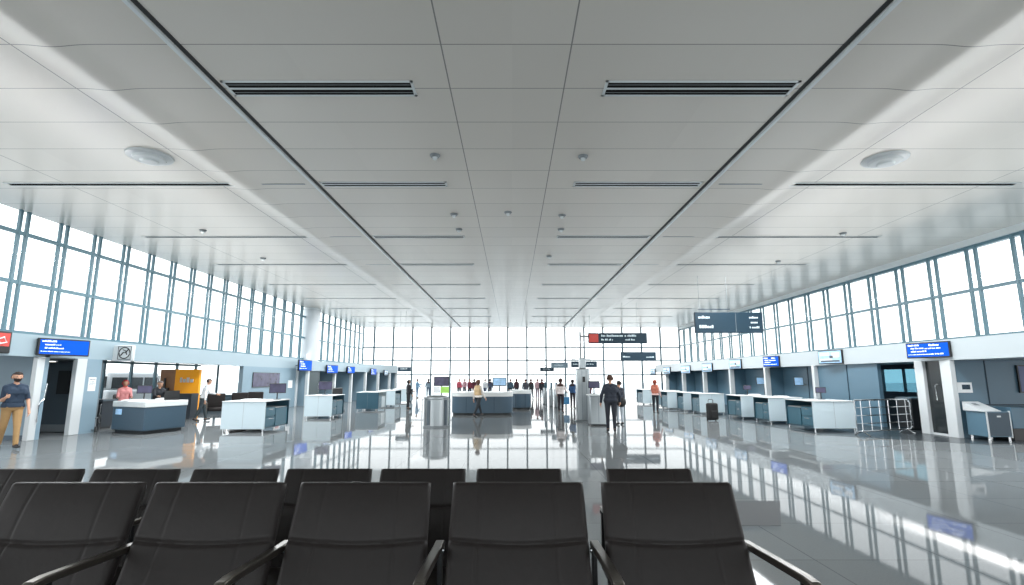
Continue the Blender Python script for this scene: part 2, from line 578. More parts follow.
# ------------------------------------------------------------------ outside
o = MB().box((-160, -60, -.35), (160, 200, -.22)).build('ground', M_apron); struct(o)
a = atY(8, 325, 60); b = atY(33, 331, 60)
bg = thing('terminal_building', 'pale pink low building far outside the left windows', 'building', (a.x - 2, 60, -.22))
MB().box((-6, 0, 0), (b.x - a.x + 2.2, 8, a.z + .0)).build('wall', M_pink, bg)
MB().box((-6.1, -.1, a.z), (b.x - a.x + 2.3, 8.1, a.z + .3)).build('roof', M_white, bg)
for i in range(4):
    MB().box((-5 + i * 2.2, -.03, a.z - 2.2), (-3.6 + i * 2.2, 0, a.z - 1)).build('window', M_pale, bg)


def van(x, y, label):
    t = thing('van', label, 'van', (x, y, -.22), 0, None)
    MB().prism([(-1, -2.4), (1, -2.4), (1, 2.2), (.9, 2.5), (-.9, 2.5), (-1, 2.2)], .35, 1.25).box((-.92, -2.35, 1.25), (.92, 1.4, 2.15)).build('body', M_white, t, bevel=.12)
    for s in (-1, 1):
        for k in range(3):
            MB().box((s * .9, -2.1 + k * 1.15, 1.3), (s * .95, -1.1 + k * 1.15, 1.85)).build('side_window', M_black, t)
        for yy in (-1.6, 1.6):
            MB().cyl((s * .75, yy, .35), (s * 1.02, yy, .35), .35, n=20).build('wheel', M_black, t, smooth=True)
    MB().box((-.85, -2.42, 1.35), (.85, -2.36, 1.9)).build('rear_window', M_black, t)
    MB().prism([(-.86, 1.3), (.86, 1.3), (.84, 1.55), (-.84, 1.55)], 1.25, 1.95).build('windscreen', M_black, t)
    return t


van(-20.6, 22.5, 'white van with dark side windows parked outside the left lounge, nearer one')
van(-20.6, 28.3, 'white van with dark windows parked behind the other van outside the lounge')

# ------------------------------------------------------------------ ceiling fittings
rowsY = [7.3, 11.25, 15.7, 19.7, 24.1, 28.4, 32.6, 37, 41.3]
ordn = ['nearest', 'second nearest', 'third nearest', 'fourth nearest', 'fifth nearest', 'sixth nearest', 'seventh nearest', 'eighth nearest', 'farthest']
for s, sd in ((-1, 'left'), (1, 'right')):
    x0, x1 = (-4.28, -1.46) if s < 0 else (1.38, 4.24)
    for i, y in enumerate(rowsY):
        wd = .42 if i == 0 else .3
        t = thing('ceiling_vent', '%s slotted air vent in the %s row of the central ceiling bay' % (ordn[i], sd), 'vent', ((x0 + x1) / 2, y, CEILZ), 0, 'slotted vents of the central ceiling bay')
        L = (x1 - x0) / 2
        h = wd / 2
        MB().box((-L, -h, -.012), (L, -h + .04, .01)).box((-L, h - .04, -.012), (L, h, .01)).box((-L, -h, -.012), (-L + .04, h, .01)).box((L - .04, -h, -.012), (L, h, .01)).build('frame', M_whitemetal, t)
        MB().box((-L + .04, -h + .04, -.004), (L - .04, h - .04, .01)).build('duct', M_vent, t)
        MB().box((-L + .04, -.025, -.011), (L - .04, .02, .0)).build('divider', M_whitemetal, t)
        if i == 0:
            for yy in (-.11, .1):
                MB().box((-L + .05, yy, -.009), (L - .05, yy + .012, -.003)).build('slat', M_grey, t)
    for i, y in enumerate(rowsY[1:]):
        i = i if i < 7 else 8
        t = thing('linear_diffuser', '%s long dark slot diffuser in the %s side bay of the ceiling' % (ordn[i], sd), 'diffuser', (s * 8.75, y, CEILZ), 0, 'slot diffusers of the side ceiling bays')
        MB().box((-2.55, -.07, -.006), (2.55, .07, .01)).build('slot', M_vent, t)
        MB().box((-2.6, -.1, -.014), (2.6, -.07, .01)).box((-2.6, .07, -.014), (2.6, .1, .01)).build('frame', M_whitemetal, t)
        MB().box((-s * 2.6, -.03, -.005), (-s * 4.1, .03, .01)).build('joint_strip', M_grey, t)
for (px, py, sd) in ((150, 156, 'left'), (885, 159, 'right')):
    p = at(px, py, CEILZ)
    t = thing('round_ceiling_lamp', 'large round stepped ceiling lamp in the %s side bay' % sd, 'lamp', p, 0, 'round ceiling lamps')
    MB().lathe([(.41, 0), (.4, -.03), (.34, -.05), (.30, -.05)], n=40).build('rim', mat('lamp_rim', (196, 200, 202), .3), t, smooth=True)
    MB().lathe([(.30, -.04), (.27, -.09), (.22, -.10), (.17, -.10)], n=40).build('ring', M_lamp, t, smooth=True)
    MB().lathe([(.17, -.09), (.14, -.13), (.02, -.135)], n=40).build('diffuser', M_lamp, t, smooth=True)
for k, (px, py, wh) in enumerate(((435, 155, 'left of centre, nearest'), (583, 156, 'right of centre, nearest'), (454, 214, 'left of centre, second from the camera'),
                                  (459, 229, 'left of centre, third from the camera'), (508, 212, 'on the centre line'), (562, 215, 'right of centre, second from the camera'),
                                  (561, 229, 'right of centre, third from the camera'), (843, 233, 'far right bay'), (203, 230, 'far left bay'), (549, 256, 'right of centre, fourth from the camera'),
                                  (263, 258, 'left bay, behind the first'), (778, 261, 'right bay, behind the first'))):
    p = at(px, py, CEILZ)
    t = thing('smoke_detector', 'small round white ceiling detector, %s' % wh, 'detector', p, 0, 'ceiling detectors')
    MB().lathe([(.1, 0), (.1, -.02), (.075, -.05)], n=20).build('base', M_grey, t, smooth=True)
    MB().lathe([(.05, -.05), (.04, -.09), (.01, -.1)], n=16).build('sensor', M_whitemetal, t, smooth=True)

# ------------------------------------------------------------------ waiting chairs
def seat_pad(w, y0, y1, z, th, name, parent):
    n, m = 14, 10
    mb = MB()
    vs = []
    for side in (0, 1):
        for j in range(m + 1):
            for i in range(n + 1):
                u, v = i / n, j / m
                e = min(u, 1 - u, ) * n
                ev = min(v, 1 - v) * m
                edge = .022 if min(e, ev) < .5 else 0
                zz = (z - edge - .012 * math.exp(-((u - .5) / .3) ** 2)) if side else (z - th + edge)
                vs.append((-w / 2 + w * u, y0 + (y1 - y0) * v, zz))
    k = (n + 1) * (m + 1)
    fs = []
    for j in range(m):
        for i in range(n):
            q = j * (n + 1) + i
            fs.append((q, q + n + 1, q + n + 2, q + 1))
            fs.append((k + q, k + q + 1, k + q + n + 2, k + q + n + 1))
    bd_ = [i for i in range(n + 1)] + [(j) * (n + 1) + n for j in range(1, m + 1)] + [m * (n + 1) + i for i in range(n - 1, -1, -1)] + [j * (n + 1) for j in range(m - 1, 0, -1)]
    for a, b in zip(bd_, bd_[1:] + bd_[:1]):
        fs.append((a, b, k + b, k + a))
    mb.add(vs, fs)
    return mb.build(name, M_leather, parent, smooth=True)


BACK = {}


def back_pad(parent):
    if BACK:
        o = BACK['o'].copy(); COL.objects.link(o); o.parent = parent
        q = BACK['p'].copy(); COL.objects.link(q); q.parent = o
        return o
    """reclined upholstered back: two stitched rows, three stitched columns"""
    n, m = 96, 110
    zt, zb = 1.07, .44
    yt, yb = .0, -.30          # local: top of the back at y=0, bottom nearer the viewer
    th = .075
    vs = []
    L = math.hypot(zt - zb, yt - yb)
    d = Vector((0, (yt - yb) / L, (zt - zb) / L))
    nrm = Vector((0, -d.z, d.y))
    for side in (0, 1):
        for j in range(m + 1):
            v = j / m                                     # 0 top, 1 bottom
            wd = .664 + .03 * v
            for i in range(n + 1):
                u = i / n
                x = (u - .5) * wd
                s = v * L
                ed = min(u, 1 - u) * wd
                et = s
                rr = .028
                drop = 0
                if ed < rr:
                    drop += rr - math.sqrt(max(0, rr * rr - (rr - ed) ** 2))
                if et < rr:
                    drop += rr - math.sqrt(max(0, rr * rr - (rr - et) ** 2))
                drop = min(drop, .034)
                g = 0
                if side == 0:
                    for uu in (.2, .78):
                        lean = uu + (.015 if uu < .5 else -.015) * (1 - v)
                        g += .0035 * math.exp(-(((u - lean) * wd) / .006) ** 2)
                    ss = .275 + .022 * (1 - (2 * u - 1) ** 2)
                    g += .010 * math.exp(-((s - ss) / .011) ** 2)
                    puff = .010 * (1 - (2 * u - 1) ** 4) * (math.sin(min(1, s / .28) * PI) if s < .28 else .5 * math.sin(min(1, (s - .28) / .3) * PI))
                    g -= puff
                off = (th / 2 - drop - g) if side == 0 else -(th / 2 - drop)
                p = Vector((x, yt, zt)) - d * s + nrm * off
                vs.append(p)
    k = (n + 1) * (m + 1)
    fs = []
    for j in range(m):
        for i in range(n):
            q = j * (n + 1) + i
            fs.append((q, q + n + 1, q + n + 2, q + 1))
            fs.append((k + q, k + q + 1, k + q + n + 2, k + q + n + 1))
    b_ = [i for i in range(n + 1)] + [j * (n + 1) + n for j in range(1, m + 1)] + [m * (n + 1) + i for i in range(n - 1, -1, -1)] + [j * (n + 1) for j in range(m - 1, 0, -1)]
    for a, b in zip(b_, b_[1:] + b_[:1]):
        fs.append((b, a, k + a, k + b))
    o = MB().add(vs, fs).build('backrest', M_leather, parent, smooth=True)
    # thin piping along the top edge, pale tan painting in the ceiling-light highlight
    q = MB().tube([(-.312, -.012, 1.066), (0, -.012, 1.069), (.312, -.012, 1.066)], .005).build('piping', M_pipe, o, smooth=True)
    BACK['o'], BACK['p'] = o, q
    return o


def arm(parent, x):
    sec = [(-.021, 0), (.021, 0), (.021, .032), (-.021, .032)]
    path = [(-.03, .80), (-.1, .803), (-.3, .814), (-.60, .83), (-.66, .826), (-.685, .80), (-.69, .75)]
    vs, fs = [], []
    for j, (y, z) in enumerate(path):
        y2, z2 = path[min(j + 1, len(path) - 1)]
        y1, z1 = path[max(j - 1, 0)]
        tv = Vector((0, y2 - y1, z2 - z1)).normalized()
        nv = Vector((0, -tv.z, tv.y)) if tv.y > 0 else Vector((0, tv.z, -tv.y))
        for (sx, sn) in sec:
            q = Vector((x + sx, y, z)) + nv * (sn - .03)
            vs.append(q)
    for j in range(len(path) - 1):
        for k in range(4):
            fs.append((j * 4 + k, j * 4 + (k + 1) % 4, (j + 1) * 4 + (k + 1) % 4, (j + 1) * 4 + k))
    fs += [(3, 2, 1, 0), tuple((len(path) - 1) * 4 + k for k in range(4))]
    o = MB().add(vs, fs).build('armrest', M_arm, parent, bevel=.008)
    MB().box((x - .012, -.05, .34), (x + .012, -.005, .775)).box((x - .012, -.60, .34), (x + .012, -.56, .80)).box((x - .012, -.60, .34), (x + .012, -.005, .38)).build('arm_support', M_black, o, bevel=.004)
    MB().cyl((x - .021, -.03, .755), (x + .021, -.03, .755), .014).build('bolt', M_chrome, o, smooth=True)


def make_chair(label, loc, arms, scale=1.):
    t = thing('waiting_chair', label, 'chair', loc, 0, None)
    t.scale = (scale,) * 3
    back_pad(t)
    seat_pad(.655, -.86, -.26, .46, .09, 'seat', t)
    MB().box((-.33, -.34, .30), (.33, -.26, .36)).build('beam', M_black, t, bevel=.01)
    for s in (-1, 1):
        MB().box((s * .24 - .02, -.32, .0), (s * .24 + .02, -.28, .31)).box((s * .24 - .02, -.60, 0), (s * .24 + .02, .02, .025)).build('leg', M_arm, t, bevel=.006)
    for x in arms:
        arm(t, x)
    return t


row1X = [-2.96, -2.211, -1.487, -.747, .031, .788]
ord1 = ['front-row black leather waiting chair cut off by the left edge of the photo',
        'first whole front-row black leather waiting chair from the left',
        'second whole front-row black leather waiting chair from the left',
        'black leather waiting chair in the middle of the five whole front-row chairs',
        'front-row black leather waiting chair left of the rightmost one',
        'rightmost front-row black leather waiting chair, with an arm on its open right side']
arms1 = [[.3745], [.362], [.37], [.389], [.379], [.375]]
arms2 = [[.378], [.389], [.367], [.368], [.376], [.375], [-.375, .375]]
kit = {}
for i, x in enumerate(row1X):
    make_chair(ord1[i], (x, 2.82, 0), arms1[i])
row2X = [-3.33, -2.65, -1.95, -1.29, -.627, .05, .966]
ord2 = ['second-row black waiting chair at the far left edge', 'second chair from the left in the second row of black chairs', 'third chair from the left in the second row of black chairs',
        'fourth chair from the left in the second row, behind the gap left of centre', 'fifth chair from the left in the second row of black chairs', 'second-row black chair at the end of its bench, arm on its right',
        'separate second-row black chair standing apart on the right, behind the rightmost front chair']
for i, x in enumerate(row2X):
    make_chair(ord2[i], (x, 3.88, 0), arms2[i], .9)

# ------------------------------------------------------------------ check-in desks
def desk(p, s, w, d, label, group, h=.92, flip=False, feet=.1, mon=None):
    """p: floor corner nearest hall and viewer, s=+1 the wall lies to +x"""
    t = thing('check_in_desk', label, 'desk', (p[0], p[1], 0), 0, group)
    X = lambda v: v * s
    z0 = feet
    m1 = M_desk if not flip else M_teal2
    fp = MB().box((X(0), 0, z0), (X(w), .04, h - .03)).build('front_panel', m1, t, bevel=.006)
    MB().box((X(w * .5) - .003, -.002, z0), (X(w * .5) + .003, .001, h - .03)).build('panel_seam', M_grey, fp)
    MB().box((X(-.03), -.03, h - .03), (X(w), d, h)).build('worktop', M_top, t, bevel=.006)
    MB().box((X(w - .04), .04, z0), (X(w), d, h - .03)).build('side_panel', M_desk, t)
    MB().box((X(0), d - .04, z0), (X(w - .04), d, h - .03)).build('end_panel', M_teal2 if not flip else M_desk, t)
    MB().box((X(.03), .04, z0), (X(w - .04), d - .04, z0 + .04)).build('bottom_shelf', M_teal2, t)
    # open side with a teal drawer stack and a shelf compartment
    du = MB().box((X(.06), .05, z0 + .04), (X(w - .1), d * .45, h - .2)).build('drawer_unit', M_teal, t)
    for k in range(2):
        zz = z0 + .08 + k * .28
        f = MB().box((X(.02), .07, zz), (X(.06), d * .43, zz + .25)).build('drawer', M_teal, t, bevel=.006)
        MB().box((X(.0), d * .16, zz + .19), (X(.02), d * .32, zz + .21)).build('handle', M_chrome, f)
    MB().box((X(.03), d * .47, z0 + .04), (X(.06), d - .05, h - .25)).build('cupboard_door', M_teal if not flip else M_desk, t, bevel=.006)
    MB().box((X(.06), d * .47, h - .24), (X(w - .1), d - .05, h - .22)).build('shelf', M_top, t)
    for ax, ay in ((.06, .05), (w - .06, .05), (.06, d - .06), (w - .06, d - .06)):
        MB().cyl((X(ax), ay, 0), (X(ax), ay, z0 + .02), .022, n=10).build('foot', M_chrome, t, smooth=True)
    return t


RG = 'white check-in desks on the right'
rd = [((9.10, 16.25), 1.30, 1.6, 'nearest right-hand white check-in desk with open teal drawer side'),
      ((9.1, 19.0), 1.2, 1.2, 'second white check-in desk on the right, just behind the nearest one'),
      ((8.98, 21.0), 1.2, 1.4, 'third white check-in desk on the right, with teal side, right of the black travel bag'),
      ((8.3, 23.7), 1.1, 1.1, 'fourth white check-in desk on the right, directly behind the black travel bag'),
      ((8.2, 25.6), .9, 1.0, 'fifth white check-in desk on the right, left of the black travel bag'),
      ((7.9, 27.2), .9, 1.2, 'sixth white check-in desk on the right, right of the woman in a pink top'),
      ((8.3, 29.3), .9, 1.3, 'seventh white check-in desk on the right, partly behind the woman in a pink top'),
      ((7.9, 32.3), .9, 1.6, 'farthest white check-in desk on the right, left of the woman in a pink top')]
for p, w_, d_, lb in rd:
    desk(p, 1, w_, d_, lb, RG)
LG = 'white check-in desks on the left'
ld = [((-7.35, 16.0), 1.3, 1.7, 'nearest left-hand white check-in desk with teal drawer side', False),
      ((-7.15, 21.3), 1.1, 1.5, 'second white check-in desk on the left, below the small picture screen', False),
      ((-6.55, 26.3), 1.1, 1.6, 'third left check-in desk, dark front and pale side, beside the black chair', True),
      ((-6.55, 30.0), 1.0, 1.6, 'fourth white check-in desk on the left, left of the standing woman in black', False),
      ((-6.7, 34.5), 1.0, 1.6, 'farthest white check-in desk on the left, near the back window', False)]
for p, w_, d_, lb, fl in ld:
    desk(p, -1, w_, d_, lb, LG, flip=fl)


def monitor(x, y, z, rz, label, w=.5):
    t = thing('desk_monitor', label, 'monitor', (x, y, z), rz, None)
    MB().lathe([(.12, 0), (.12, .012), (.03, .02)], n=20).build('base', M_black, t, smooth=True)
    MB().cyl((0, .02, .015), (0, .02, .35), .018, n=10).build('stem', M_black, t)
    s = MB().box((-w / 2, -.02, .2), (w / 2, .02, .2 + w * .62)).build('housing', M_black, t, bevel=.008)
    MB().box((-w / 2 + .02, -.024, .22), (w / 2 - .02, -.02, .18 + w * .62)).build('display', M_pic, s)


def papers(x, y, z, label, rz=0., w=.3):
    t = thing('paper_stack', label, 'paper', (x, y, z), rz, None)
    MB().box((-w / 2, -.15, 0), (w / 2, .15, .03)).build('lower_sheets', M_white, t)
    MB().box((-w / 2 + .03, -.13, .03), (w / 2 - .05, .14, .045)).build('top_sheet', M_white, t)


papers(-8.0, 16.5, .92, 'white papers on the nearest left check-in desk', .2, .55)
monitor(-7.55, 17.2, .92, .5, 'dark monitor on the nearest left check-in desk', .5)
monitor(-7.7, 22.0, .92, .4, 'dark monitor on the second left check-in desk', .55)
papers(9.75, 19.4, .92, 'white papers on the second right check-in desk', .1, .45)
papers(9.8, 21.6, .92, 'white papers on the third right check-in desk', -.1, .4)
monitor(10.0, 17.3, .92, -.4, 'dark monitor on the nearest right check-in desk', .3)
monitor(9.7, 22.0, .92, -.4, 'dark monitor on the third right check-in desk', .3)
for (yy, lb) in ((23.4, 'monitor on a wall arm in the second right booth, left of the white notice'), (27.0, 'monitor on a wall arm in the third right booth')):
    t = thing('wall_monitor', lb, 'monitor', (RX + .83, yy, 1.3))
    MB().tube([(0, 0, 0), (-.3, -.05, .02), (-.36, -.1, .1)], .02).build('arm', M_grey, t, smooth=True)
    MB().box((-.6, -.14, -.02), (-.2, -.1, .34)).build('housing', M_black, t, bevel=.01)
    MB().box((-.58, -.146, 0.0), (-.22, -.14, .32)).build('display', M_pale, t)

# ------------------------------------------------------------------ information screens on the fascias
def screen(pl, pr, yt, yb, Xa, Xb, label, kind):
    """a monitor hung slightly off a fascia: outer end at Xa, inner end at Xb"""
    ym = (yt + yb) / 2
    if Xa < 0:
        A = atX(pl, ym, Xa); B = atX(pr, ym, Xb)
    else:
        A = atX(pl, ym, Xb); B = atX(pr, ym, Xa)
    t_ = (A + B) / 2
    rt = (B - A); rt.z = 0
    w = rt.length
    rt.normalize()
    d = t_.y / ray((pl + pr) / 2, ym)[1]
    h = abs(yb - yt) / F * d * .98
    t = thing('information_screen', label, 'screen', t_, math.atan2(rt.y, rt.x), 'screens on the fascias')
    MB().box((-w / 2, 0, -h / 2), (w / 2, .09, h / 2)).build('housing', M_black, t, bevel=.012)
    b = .035 * min(1, h / .4)
    ds = MB().box((-w / 2 + b, -.006, -h / 2 + b), (w / 2 - b, 0, h / 2 - b)).build('display', {'blue': M_blue, 'pale': M_pale, 'pic': M_pic}[kind], t)
    mbw = MB()
    rnd = random.Random(int(pl))
    if kind == 'blue':
        rows = [(.06 * w, .12 * h, .25 * w, .10 * h), (.12 * w, .32 * h, .30 * w, .09 * h), (.12 * w, .52 * h, .36 * w, .09 * h), (.05 * w, .74 * h, .55 * w, .05 * h)]
        if w > .9 and Xa > 0:
            rows += [(.55 * w, .14 * h, .22 * w, .12 * h), (.45 * w, .36 * h, .35 * w, .08 * h), (.55 * w, .72 * h, .3 * w, .08 * h)]
        words(mbw, (-w / 2, -.008, h / 2), (1, 0, 0), (0, 0, 1), 0, 0, rows, 0, rnd)
        mbw.build('lettering', M_ink, ds)
    elif w > .6:
        mbw.box((-w / 2 + .1 * w, -.01, h * .1), (w * .0, -.006, h * .32)).box((w * .08, -.01, -.02), (w * .4, -.006, h * .3)).box((-w * .4, -.01, -h * .3), (w * .1, -.006, -h * .12))
        mbw.build('picture_block', M_white, ds)
        MB().box((-w * .38, -.013, -h * .36), (w * .4, -.01, -h * .24)).box((w * .0, -.013, -h * .1), (w * .14, -.01, h * .1)).build('picture_shadow', M_dark, ds)
    br = MB()
    br.box((-.03, .09, -.03), (.03, .8, .03)).build('bracket', M_grey, t)
    return t


screen(38, 90, 339, 356, LX + .1, LX + .55, 'large blue information screen above the left doorway', 'blue')
screen(906, 950, 342, 358, RX - .06, RX - .4, 'large blue information screen above the narrow black door on the right', 'blue')
screen(818, 842, 350, 364, RX - .06, RX - .3, 'white and grey picture screen on the right fascia', 'pic2' if False else 'pale')
screen(763, 779, 356, 367, RX - .06, RX - .25, 'solid blue screen on the right fascia, left of the picture screen', 'blue')
for pl, pr, yt, yb, lb in ((729, 741, 359, 369, 'pale screen on the right fascia, next beyond the solid blue one'), (702, 712, 363, 372, 'pale screen on the right fascia above the black travel bag'),
                           (681, 690, 365.5, 373.5, 'pale screen on the right fascia, third beyond the solid blue one'), (663, 670, 367, 374, 'pale small screen on the right fascia above the woman in a pink top'),
                           (650, 655, 368.5, 374.5, 'farthest pale screen on the right fascia')):
    screen(pl, pr, yt, yb, RX - .06, RX - .25, lb, 'pale')
for k, (pl, pr, yt, yb, Xa, lb) in enumerate(((299, 312, 360, 371, -11.9, 'blue screen on the left fascia under the white column'), (327, 338, 365, 373.5, -11.5, 'blue screen on the left fascia, second beyond the column'),
                                              (347.5, 355, 366.5, 373.5, -11.0, 'blue screen on the left fascia, third beyond the column'), (371, 376.5, 368.5, 375, -10.1, 'small blue screen near the far end of the left fascia'),
                                              (384.5, 388, 370, 375.5, -9.55, 'farthest small screen on the left fascia'))):
    kx = abs((pl - CX) / F / ray(pl, (yt + yb) / 2)[1])
    sl = (B1.x - B0.x) / (B1.y - B0.y)
    Yh = (-B0.x + sl * B0.y) / (kx + sl)
    Xa = -kx * Yh + .1
    screen(pl, pr, yt, yb, Xa, Xa + (.25 if k < 3 else .08), lb, 'blue' if k < 4 else 'pale')

# screens and notices on the walls
def wallboard(name, label, cat, o, rt, w, h, m, frame=None):
    o = Vector(o); rt = Vector(rt)
    t = thing(name, label, cat, o, math.atan2(rt.y, rt.x))
    MB().box((0, -.03, 0), (w, -.002, h)).build('frame', frame or M_black, t)
    MB().box((.03, -.034, .03), (w - .03, -.03, h - .03)).build('face', m, t)
    return t


ya, yb_ = atX(247, 380, LX).y, atX(279, 380, LX).y
wallboard('wall_screen', 'large dark picture screen on the grey-blue left wall behind the nearest desk', 'screen', (LX + .002, ya + .5, 1.15), (0, 1, 0), yb_ - ya - .5, .72, M_pic)
tt = wallboard('wall_notice', 'white and red notice under the large wall screen', 'notice', (LX + .002, 28.2, .8), (0, 1, 0), .8, .3, M_white, M_white)
MB().box((.2, -.04, .08), (.6, -.034, .2)).build('red_mark', M_red, tt)
wallboard('wall_notice', 'white square notice right of the large wall screen', 'notice', (LX + .002, 29.7, 1.05), (0, 1, 0), .55, .42, M_white, M_white)
yq = B0 + bd * 1.9 - bn * 1.28
wallboard('wall_screen', 'small dark picture screen in the first left booth', 'screen', (yq.x, yq.y, 1.2), (bd.x, bd.y, 0), 1.3, .65, M_pic)
t = thing('wall_notice', 'white panel with a dark display on the right slate wall, above the kiosk', 'notice', (atY(957, 392, 14.69).x, 14.69, 1.2), 0)
MB().box((0, -.02, 0), (.42, 0, .28)).build('plate', M_white, t)
MB().box((.14, -.026, .09), (.36, -.02, .22)).build('display', M_signd, t)
t = thing('wall_screen', 'dark blue screen on the slate wall at the right edge', 'screen', (atY(1019, 392, 14.69).x, 14.69, 1.2), 0)
MB().box((0, -.05, .0), (.7, 0, .75)).build('housing', M_black, t)
MB().box((.03, -.056, .03), (.67, -.05, .72)).build('display', mat('dim_blue', (40, 62, 110), .3, emit=.1), t)

# emblem sign and red sign on the left fascia
pe = atX(124, 353, LX + .3)
t = thing('emblem_sign', 'white square sign with a round black emblem on the left fascia', 'sign', (LX, pe.y, pe.z), 0)
MB().box((-.05, -.06, -.26), (.62, .06, .24)).build('panel', M_post, t, bevel=.03)
ring = MB()
ring.tube([(.36 + .17 * math.cos(a * PI / 12), -.066, .17 * math.sin(a * PI / 12)) for a in range(24)], .016, 6, True)
ring.tube([(.25, -.066, -.08), (.33, -.066, .02), (.38, -.066, .0), (.47, -.066, .1)], .018, 6).tube([(.3, -.066, .1), (.4, -.066, .06), (.44, -.066, -.06)], .014, 6)
ring.build('emblem', M_black, t)
MB().tube([(.16, -.066, -.2), (.56, -.066, -.2), (.56, -.066, .2), (.16, -.066, .2)], .012, 6, True).build('border', M_black, t)
pr_ = atX(3, 342, LX + .05)
t = thing('red_sign', 'red and dark sign with white mark at the left edge of the fascia', 'sign', (LX + .004, pr_.y, pr_.z), 0)
MB().box((0, -.5, -.27), (.05, .22, .27)).build('plate', M_black, t, bevel=.03)
MB().box((.05, -.45, -.1), (.056, .16, .22)).build('red_field', M_red, t)
MB().tube([(.06, -.2, .05), (.06, 0, .12), (.06, .08, .0), (.06, -.08, -.04)], .022, 6, True).build('mark', M_white, t)

# ------------------------------------------------------------------ hanging signs
def sign(pl, pr, yt, yb, Y, label, rows, icon=False, m=M_signd, rods=True, div=None):
    A = atY(pl, yt, Y); B = atY(pr, yb, Y)
    w, h = B.x - A.x, A.z - B.z
    t = thing('hanging_sign', label, 'sign', ((A.x + B.x) / 2, Y, B.z), 0)
    MB().box((-w / 2, -.07, 0), (w / 2, .07, h)).build('board', m, t, bevel=.01)
    if rods:
        top = CEILZ - B.z
        for s in (-.42, .0):
            MB().cyl((s * w, 0, h), (s * w, 0, top), .006, n=6).build('rod', M_grey, t)
        MB().box((-w * .44, -.02, h + .12), (w * .03, .02, h + .15)).build('crossbar', M_signd, t)
    mb = MB()
    words(mb, (-w / 2, -.075, h), (1, 0, 0), (0, 0, 1), 0, 0, [(a * w, b * h, c * w, d * h) for a, b, c, d in rows], 0, random.Random(int(pl)))
    mb.build('lettering', M_signtxt, t)
    if div:
        MB().box((-w / 2 + div * w - .008, -.076, .04), (-w / 2 + div * w + .008, -.07, h - .04)).build('divider', M_grey, t)
    if icon:
        ic = MB().box((-w / 2 + .03, -.08, .06), (-w / 2 + .19 * w, -.07, h - .06)).build('icon_plate', M_red, t)
        MB().box((-w / 2 + .07 * w, -.086, h * .25), (-w / 2 + .11 * w, -.08, h * .75)).box((-w / 2 + .05 * w, -.086, h * .55), (-w / 2 + .15 * w, -.08, h * .7)).build('icon', M_white, ic)
    return t


sign(694, 763, 312.5, 333, 22, 'large dark slate hanging sign near the right windows', [(.05, .17, .17, .13), (.06, .62, .2, .15), (.8, .2, .13, .1), (.82, .44, .11, .1), (.8, .68, .14, .1)], div=.6)
sign(620.5, 656, 352, 361, 30, 'small dark slate sign hanging right of the tall signpost', [(.06, .45, .2, .16), (.72, .5, .2, .13)])
sign(584, 597, 361.3, 367.3, 36, 'small slate sign hanging right of the signpost pole', [(.2, .4, .5, .15)])
sign(571, 580, 361.3, 367.3, 36.6, 'small slate sign hanging left of the signpost pole', [(.2, .4, .5, .15)])
sign(551, 568, 362.5, 368, 38, 'grey sign hanging left of centre-right group, upper one', [(.2, .4, .5, .15)], m=mat('grey_sign', (110, 130, 142), .4))
sign(540, 554, 367.5, 371.3, 39, 'thin teal sign hanging over the far walkway, lower one', [(.2, .3, .5, .2)])
sign(398, 411, 367, 371.5, 34, 'dark sign hanging near the far end of the left desks', [(.2, .3, .5, .2)])

# signpost on the silver pillar
base = at(583.5, 421.5)
t = thing('signpost', 'tall silver pillar with a thin pole carrying a dark sign with a red icon', 'signpost', base, 0)
MB().box((-.3, -.24, 0), (.3, .24, .05)).build('plinth', M_grey, t, bevel=.01)
body = MB().box((-.25, -.2, .05), (.24, .2, 1.95)).build('pillar', M_steel, t, bevel=.03)
MB().box((-.06, -.206, .1), (-.04, -.2, 1.9)).box((.1, -.206, .1), (.12, -.2, 1.9)).build('seam', M_grey, body)
MB().box((-.12, -.14, 1.95), (.12, .14, 2.35)).build('pillar_head', M_steel, t, bevel=.02)
MB().box((-.03, -.215, 1.45), (.07, -.2, 1.65)).build('card_reader', M_black, t)
ptop = atY(584, 332, base.y).z
MB().cyl((-.06, 0, 2.35), (-.06, 0, ptop), .035, n=12).box((-.06, -.03, ptop - .2), (.25, .03, ptop - .14)).build('pole', M_grey, t, smooth=False)
A = atY(588, 333, base.y); B = atY(647, 343.5, base.y)
A -= base; B -= base
sb = MB().box((A.x, -.05, B.z), (B.x, .05, A.z)).build('sign_board', M_signd, t, bevel=.01)
w_, h_ = B.x - A.x, A.z - B.z
MB().box((A.x + .03, -.058, B.z + .04), (A.x + .38, -.05, A.z - .04)).build('icon', M_red, sb)
mb = MB(); words(mb, (A.x, -.056, A.z), (1, 0, 0), (0, 0, 1), 0, 0, [(.22 * w_, .16 * h_, .36 * w_, .2 * h_), (.62 * w_, .16 * h_, .2 * w_, .2 * h_), (.22 * w_, .56 * h_, .2 * w_, .16 * h_), (.63 * w_, .56 * h_, .17 * w_, .16 * h_)], 0, random.Random(3))
mb.build('lettering', M_signtxt, sb)

# ------------------------------------------------------------------ middle of the hall
def rrect(w, d, r, n=8, cx=0, cy=0):
    pts = []
    for (sx, sy, a0) in ((1, -1, -PI / 2), (1, 1, 0), (-1, 1, PI / 2), (-1, -1, PI)):
        for k in range(n + 1):
            a = a0 + PI / 2 * k / n
            pts.append((cx + sx * (w / 2 - r) + r * math.cos(a), cy + sy * (d / 2 - r) + r * math.sin(a)))
    return pts


